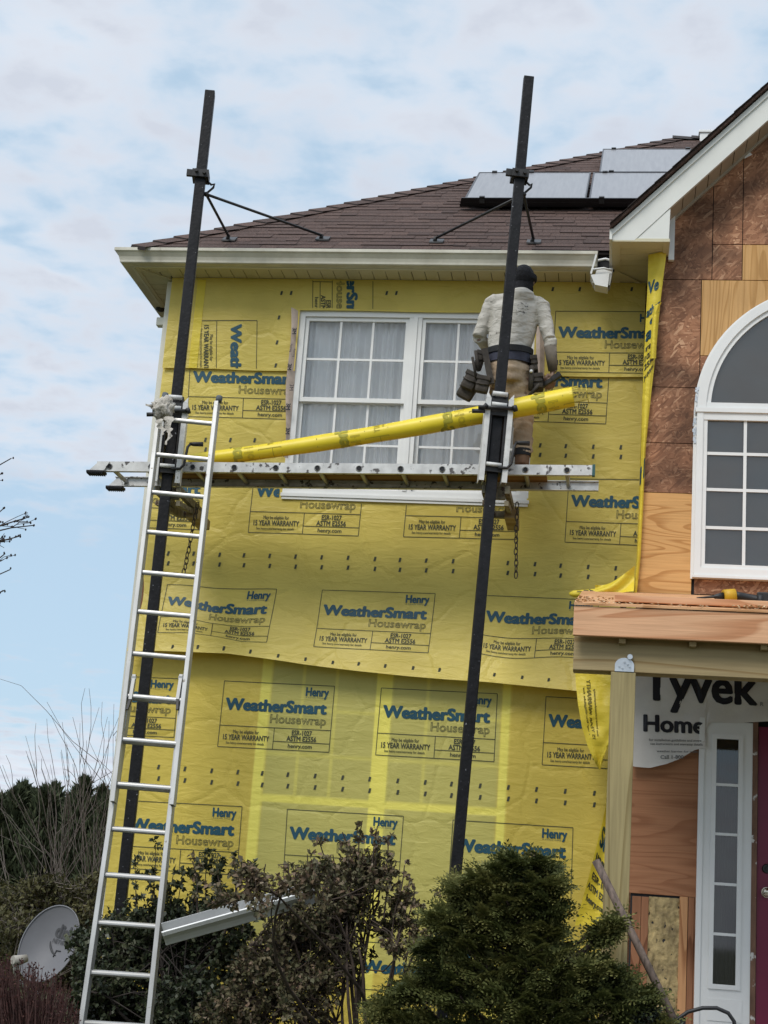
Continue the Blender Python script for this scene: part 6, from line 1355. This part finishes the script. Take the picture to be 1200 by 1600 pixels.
# leggy shrub with dull brown-green leaves, right of the fallen gutter
rb_=P(560,1640,-1.75); rb_.z=gz(rb_.x,-1.75)
bl=blobs([(575,1390,55),(540,1400,60),(610,1430,50),(500,1420,60),(455,1430,50),(560,1440,62),(625,1470,30),(500,1490,66),(440,1500,65),(540,1505,36),(400,1480,55),(395,1545,65),(470,1560,70),(360,1590,60),(440,1620,70),(575,1345,26),(420,1390,42,-1.6),(460,1378,38,-1.6),(388,1372,34,-1.6),(500,1372,38,-1.65),(350,1395,36,-1.6),(406,1416,24,-2.16),(600,1365,26),(540,1352,28),(625,1400,28),(640,1450,22)],-1.78,.22)
def rose_extra(sb,tips,tdir,clump):
    for px,py,bx in ((566,1282,560),(545,1320,540),(588,1330,575),(520,1335,520),(300,1345,310),(640,1375,620),(650,1440,630),(380,1350,390),(660,1490,620),(620,1345,600),(690,1400,640),(480,1335,490),(450,1345,455),(415,1350,420),(535,1300,545),(605,1312,590),(632,1352,615),(655,1410,630),(668,1460,635),(340,1368,352),(365,1348,372),(500,1318,510),(672,1520,640),(590,1290,578),(647,1380,622)):
        a=P(bx,py+90,-1.8); e=P(px,py,-1.82); pts=curve_pts(a,e,7,.06); sb.tube(pts,list(np.linspace(.0062,.0032,7)),4,cap=False)
        for i in range(7): k=rg.integers(2,7); q=np.array(pts[k]); dd=nrm((rg.normal(size=3)+np.array([0,0,.5]))[None])[0]*.045; tips.append(q+dd); tdir.append(dd); clump.append(rg.uniform(.5,.9))
    for bx,py,tx,ty,r in ((560,1640,690,1500,.020),(600,1600,650,1480,.016),(580,1620,560,1480,.018),(640,1560,760,1570,.010),(590,1600,620,1470,.012),(570,1640,470,1520,.016)):
        sb.tube(curve_pts(P(bx,py,-1.8),P(tx,ty,-1.85),9,.07),list(np.linspace(r,r*.35,9)),7)
shrub('leggy_shrub',rb_,bl,'leggy shrub with dull brown-green leaves in the middle of the wall','shrub',Lrose,bark,2900,11,.034,.021,nstem=18,density_noise=5.0,extra=rose_extra,twig_len=.10,leafdrop=.25)
# dark broad-leaved shrub behind the ladder
hb_=P(230,1660,-1.15); hb_.z=gz(hb_.x,-1.15)
bl=blobs([(200,1470,62),(140,1490,42),(250,1450,52),(310,1455,55),(230,1530,85),(160,1540,55),(330,1530,80),(290,1590,80),(180,1600,70),(120,1560,30),(370,1450,45),(130,1470,30),(345,1420,38)],-1.12,.20)
def holly_extra(sb,tips,tdir,clump):
    for px,py,bx in ((243,1322,250),(210,1340,215),(275,1350,270),(325,1335,320),(345,1350,350),(365,1345,360),(300,1370,300),(395,1360,385),(232,1375,240),(262,1375,262),(312,1358,315),(338,1372,340),(285,1365,280),(372,1372,370)):
        a=P(bx,py+110,-1.15); e=P(px,py,-1.2); pts=curve_pts(a,e,8,.05); sb.tube(pts,list(np.linspace(.005,.002,8)),4,cap=False)
        for i in range(11): k=rg.integers(1,8); q=np.array(pts[k]); dd=nrm((rg.normal(size=3)+np.array([0,0,.6]))[None])[0]*.05; tips.append(q+dd); tdir.append(dd); clump.append(rg.uniform(.45,1.0))
shrub('broadleaf_shrub',hb_,bl,'dark green broad-leaved shrub growing behind the leaning ladder','shrub',Lholly,darkbark,2300,11,.038,.025,nstem=14,extra=holly_extra,twig_len=.12)

# dark green conifer bush in front: lobes of flat fan-shaped sprays
cb_=P(815,1680,-3.1); cb_.z=gz(cb_.x,-3.1)
ct=thing('conifer_bush',cb_,'dense dark green conifer bush in layered sprays left of the porch post','shrub')
lob=[(815,1348,32),(790,1352,30),(845,1352,26),(755,1378,36),(830,1382,46),(722,1388,26),(865,1385,20),(790,1405,50),(735,1425,40),(845,1425,44),(690,1432,26),(856,1452,26),(936,1464,14),(960,1440,9),(948,1452,10),(790,1455,55),(715,1465,48),(850,1478,46),(668,1480,22),(920,1505,26),(760,1505,60),(690,1520,45),(840,1515,60),(905,1530,46),(965,1530,26),(640,1545,34),(720,1560,55),(800,1565,60),(880,1565,60),(960,1560,45),(1010,1560,24),(600,1580,26),(650,1600,50),(740,1620,60),(830,1620,60),(920,1615,60),(1000,1605,40),(580,1620,30),(1035,1600,18)]
C_=[];Dr=[];Up=[];Tn=[];Ls=[];sb=MB()
for px,py,r in lob:
    for rep in range(2):
        off_=rg.uniform(-.12,.02) if rep==0 else rg.uniform(.10,.42)
        wid=np.interp(py,[1330,1600],[.10,.42]); c=np.array(P(px+rg.normal()*3,py+rg.normal()*3,-3.1+off_-wid*(.5 if rep==0 else -.2))); rr_=r*.92/285
        ns=int(12+rr_*130); tone=rg.uniform(.18,.72)
        out=nrm((c-np.array([cb_.x,-2.95,c[2]]))[None])[0]
        sb.tube(curve_pts((cb_.x+rg.normal()*.03,-2.95,c[2]-.25-abs(px-815)/900),c,5,.05),list(np.linspace(.014,.004,5)),5)
        for s in range(ns):
            d=rdir(1)[0]; d[2]*=.46; q=c+d*rr_*rg.uniform(.3,1)**.5
            ax_=nrm((d*.9+out*.5+np.array([0,-.25,.28])+rg.normal(size=3)*.35)[None])[0]; L_=rg.uniform(.10,.19)
            upv=nrm((np.array([0,-.4,1.0])+rg.normal(size=3)*.4)[None])[0]; sd_=np.cross(ax_,upv); sd_/=np.linalg.norm(sd_); upv=np.cross(sd_,ax_)
            st=tone+rg.normal()*.12
            for br in range(-3,4):
                fr=1-abs(br)*.14; a=br*.30; bd=ax_*math.cos(a)+sd_*math.sin(a); base_=q-ax_*L_*.45+ax_*L_*(.10*(3-abs(br)))
                k=max(4,int(9*fr))
                for j in range(k):
                    t=(j+.5)/k; p=base_+bd*L_*fr*.75*t-upv*(t*t)*L_*.16
                    sg=1 if j%2 else -1; cross=np.cross(upv,bd)
                    C_.append(p); Dr.append(bd*.75+cross*sg*.75); Up.append(upv+cross*sg*.3); Ls.append(.034*(1.1-.45*t)); Tn.append(st+.42*t-.12)
C_=np.array(C_);Dr=np.array(Dr);Up=np.array(Up)+rg.normal(size=C_.shape)*.18;Ls=np.array(Ls)
v,f=leafquads(C_,Dr,Up,Ls,Ls*.52,.1); npmesh('foliage',v,f,Lcon,ct,np.clip(np.array(Tn)+rg.normal(size=len(Tn))*.07,0,1))
sb.tube([Vector((cb_.x,-2.95,cb_.z)),Vector((cb_.x,-2.95,P(815,1330,-3).z))],[.05,.012],8); sb.build('trunk',bark,ct)
# small grey-green sprigs at its right foot
gb_=P(1020,1640,-3.25); gb_.z=gz(gb_.x,-3.25)
shrub('grey_shrub',gb_,blobs([(1015,1590,30),(985,1605,30),(1045,1605,22)],-3.3,.05),'small grey-green shrub at the lower right of the conifer','shrub',Lgrey,bark,190,14,.022,.009,nstem=5,twig_len=.07)

# reddish twiggy shrub in the lower left corner
bb_=P(40,1690,-1.9); bb_.z=gz(bb_.x,-1.9); t=thing('red_shrub',bb_,'reddish brown twiggy shrub in the lower left corner','shrub'); sb=MB(); tips=[]; td=[]
for i in range(900):
    px=rg.uniform(-70,125); top=np.interp(px,[-70,0,30,60,90,110,125],[1490,1498,1505,1512,1525,1550,1585])+abs(rg.normal())*22-10+rg.uniform(0,1)**2*70; y=-1.9+rg.uniform(-.3,.3)
    e=P(px,top,y); a=P(40+(px-40)*.72+rg.normal()*6,top+rg.uniform(60,130),y); pts=curve_pts(a,e,5,.06); sb.tube(pts,[.0032,.003,.0027,.0022,.0012],3,cap=False)
    for k in range(7): q=pts[rg.integers(0,5)]; tips.append(np.array(q)); td.append(nrm((rg.normal(size=3)*.7+np.array([0,0,.8]))[None])[0])
for i in range(26): sb.tube(curve_pts(bb_+Vector((rg.normal()*.05,rg.normal()*.05,0)),P(40+rg.uniform(-100,75),1600,-1.9+rg.uniform(-.3,.3)),6,.06),list(np.linspace(.008,.004,6)),5)
sb.build('stems',mat('red_brown_twig',(.075,.033,.028),.85,.3,18),t)
tips=np.array(tips); v,f=leafquads(tips,np.array(td),rdir(len(tips),.3),rg.uniform(.012,.024,len(tips)),.010); npmesh('foliage',v,f,Lred,t,rg.random(len(tips)))

# olive shrub behind the dish, bare shrub and evergreen hedge trees beyond
ob_=P(80,1560,2.6); ob_.z=gz(ob_.x,2.6)
shrub('olive_shrub',ob_,blobs([(30,1420,55),(90,1410,45),(140,1400,40),(20,1470,60),(80,1460,60),(140,1450,50),(180,1430,35),(110,1500,60),(40,1530,60),(170,1490,45),(-40,1440,60),(60,1385,28),(165,1375,25)],2.5,.5),'olive green shrub behind the satellite dish','shrub',Lolive,greybark,1900,8,.055,.026,nstem=14,twig_len=.16,upb=.4)
fb_=P(120,1520,3.6); fb_.z=gz(fb_.x,3.6); t=thing('bare_shrub',fb_,'leafless shrub of thin upright twigs left of the ladder','shrub'); sb=MB()
for i,(px,py) in enumerate([(4,1195),(40,1150),(28,1240),(60,1165),(95,1175),(125,1130),(115,1185),(75,1210),(140,1160),(155,1105),(168,1120),(180,1150),(160,1190),(188,1175),(150,1230),(130,1225),(50,1280),(105,1250),(175,1210),(190,1215),(182,1235),(20,1320),(0,1330),(-10,1400),(70,1320),(195,1260),(165,1270),(178,1100),(85,1290),(140,1290),(-20,1240),(110,1310),(5,1420),(30,1370),(60,1400)]):
    y=3.6+rg.uniform(-.5,.5); bx=rg.uniform(40,190); a=P(bx+rg.normal()*10,1520,y); e=P(px,py,y+rg.uniform(-.2,.2)); pts=curve_pts(a,e,10,.10); sb.tube(pts,list(np.linspace(.0062,.0018,10)),5)
    for k in range(4):
        j=rg.integers(3,9); q=np.array(pts[j]); dd=(np.array(pts[j+1])-np.array(pts[j])); dd=dd/np.linalg.norm(dd)+rg.normal(size=3)*.42+np.array([0,0,.25]); L_=rg.uniform(.2,.7); sb.tube(curve_pts(q,q+dd*L_,5,.07),[.0034,.003,.0026,.0022,.0017],4,cap=False)
sb.build('stems',mat('pale_twig_bark',(.17,.145,.125),.9,.2,20),t)
def hedge(px,py,wpx,Y,label):
    top=P(px,py,Y); g=Vector((top.x,Y,gz(top.x,Y))); Hh=top.z-g.z; Wd=(P(px+wpx,py,Y)-top).length; t=thing('hedge_tree',g,label,'conifer','evergreen trees beyond the house')
    V_=[];F_=[];T_=[];b=MB(); b.tube([g,g+Vector((0,0,Hh*.9))],[.07,.012],7)
    for k in range(16):          # a main spire and side spires of uneven height
        a=rg.uniform(0,2*math.pi); q=0 if k==0 else rg.uniform(.25,.85)*Wd; hh=Hh if k==0 else Hh*(1-rg.uniform(.01,.07)-.07*(q/Wd)); w_=Wd*(.42 if k==0 else rg.uniform(.22,.40)); cx,cy=g.x+q*math.cos(a),g.y+q*math.sin(a)*.8
        n=2300; h=1-rg.random(n)**1.25*.8; ph=rg.random(n)*2*math.pi; prof=np.interp(1-h,[0,.02,.06,.15,.35,1],[.01,.08,.24,.5,.85,1.0])
        lump=1+.45*np.array([noise.noise(Vector((math.cos(x)*2.5+px+k,math.sin(x)*2.5,y*Hh*2.2))) for x,y in zip(ph,h)])
        r=w_*prof*lump*rg.uniform(.4,1.15,n)**.8
        c=np.stack([cx+r*np.cos(ph),cy+r*np.sin(ph),g.z+hh*h-.1],1); d=np.stack([np.cos(ph)*.45,np.sin(ph)*.45,np.ones(n)],1)+rg.normal(size=(n,3))*.33
        up=np.stack([np.cos(ph),np.sin(ph),np.zeros(n)],1)+rg.normal(size=(n,3))*.6
        v,f=leafquads(c,d,up,rg.uniform(.06,.17,n),rg.uniform(.018,.040,n)); F_.append(f+sum(len(x) for x in V_)); V_.append(v); T_.append(np.clip(.4+(lump-1)*.9+rg.normal(size=n)*.2+rg.normal()*.1,0,1))
        b.tube([Vector((cx,cy,g.z+.3*hh)),Vector((cx,cy,g.z+hh-.12))],[.03,.004],4)
    npmesh('crown',np.vstack(V_),np.vstack(F_),Lthu,t,np.concatenate(T_)); b.build('trunk',bark,t)
for a in ((38,1220,92,7.5,'leftmost tall evergreen tree beyond the house corner'),(88,1222,84,8.2,'dark evergreen tree in the middle of the group beyond the corner'),(134,1212,86,7.2,'dark evergreen tree nearest the ladder, beyond the corner'),(-20,1250,100,8.0,'evergreen tree cut by the left edge of the picture'),(176,1262,80,9.5,'low evergreen tree half hidden behind the house corner')): hedge(*a)
# tree reaching in from the left
tb=P(-190,1600,-1.2); tb=Vector((tb.x,-1.2,gz(tb.x,-1.2))); t=thing('bare_tree',tb,'bare tree whose budded twigs reach in from the left edge','tree'); sb=MB(); bd=MB()
tr=[tb,tb+Vector((.05,0,1.2)),P(-200,1000,-1.3),P(-190,700,-1.3)]; sb.tube(tr,[.07,.055,.035,.015],8)
def twig(a,e,r,n_):
    pts=curve_pts(a,e,7,.05); sb.tube(pts,list(np.linspace(r,r*.4,7)),5)
    for k in range(n_):
        j=rg.integers(1,6); q=np.array(pts[j]); dd=np.array(pts[6])-np.array(pts[0]); dd=dd/np.linalg.norm(dd)+rg.normal(size=3)*.5; L_=rg.uniform(.04,.12); p2=curve_pts(q,q+dd*L_,4,.08); sb.tube(p2,[.0028,.0026,.0022,.0018],4,cap=False)
        for _ in range(2): bd.ball(p2[rg.integers(2,4)]+Vector(rg.normal(size=3)*.004),(.006,.006,.009),6)
    for _ in range(4): bd.ball(pts[rg.integers(4,7)]+Vector(rg.normal(size=3)*.006),(.006,.006,.009),6)
for e,s_ in (((52,821),(-195,900)),((18,716),(-195,820)),((45,808),(-120,860)),((5,795),(-190,950)),((16,890),(-195,980)),((8,865),(-140,930)),((3,740),(-120,800)),((30,838),(-60,858)),((8,922),(-150,985)),((2,815),(-100,880)),((14,842),(-80,880))):
    twig(P(*s_,-1.3),P(*e,-1.3+rg.uniform(-.1,.1)),.010,9)
n_=len(sb.f); sb.add(bd.v,bd.f,1); sb.build('trunk',[darkbark,mat('dark_bud',(.03,.022,.02),.8)],t)
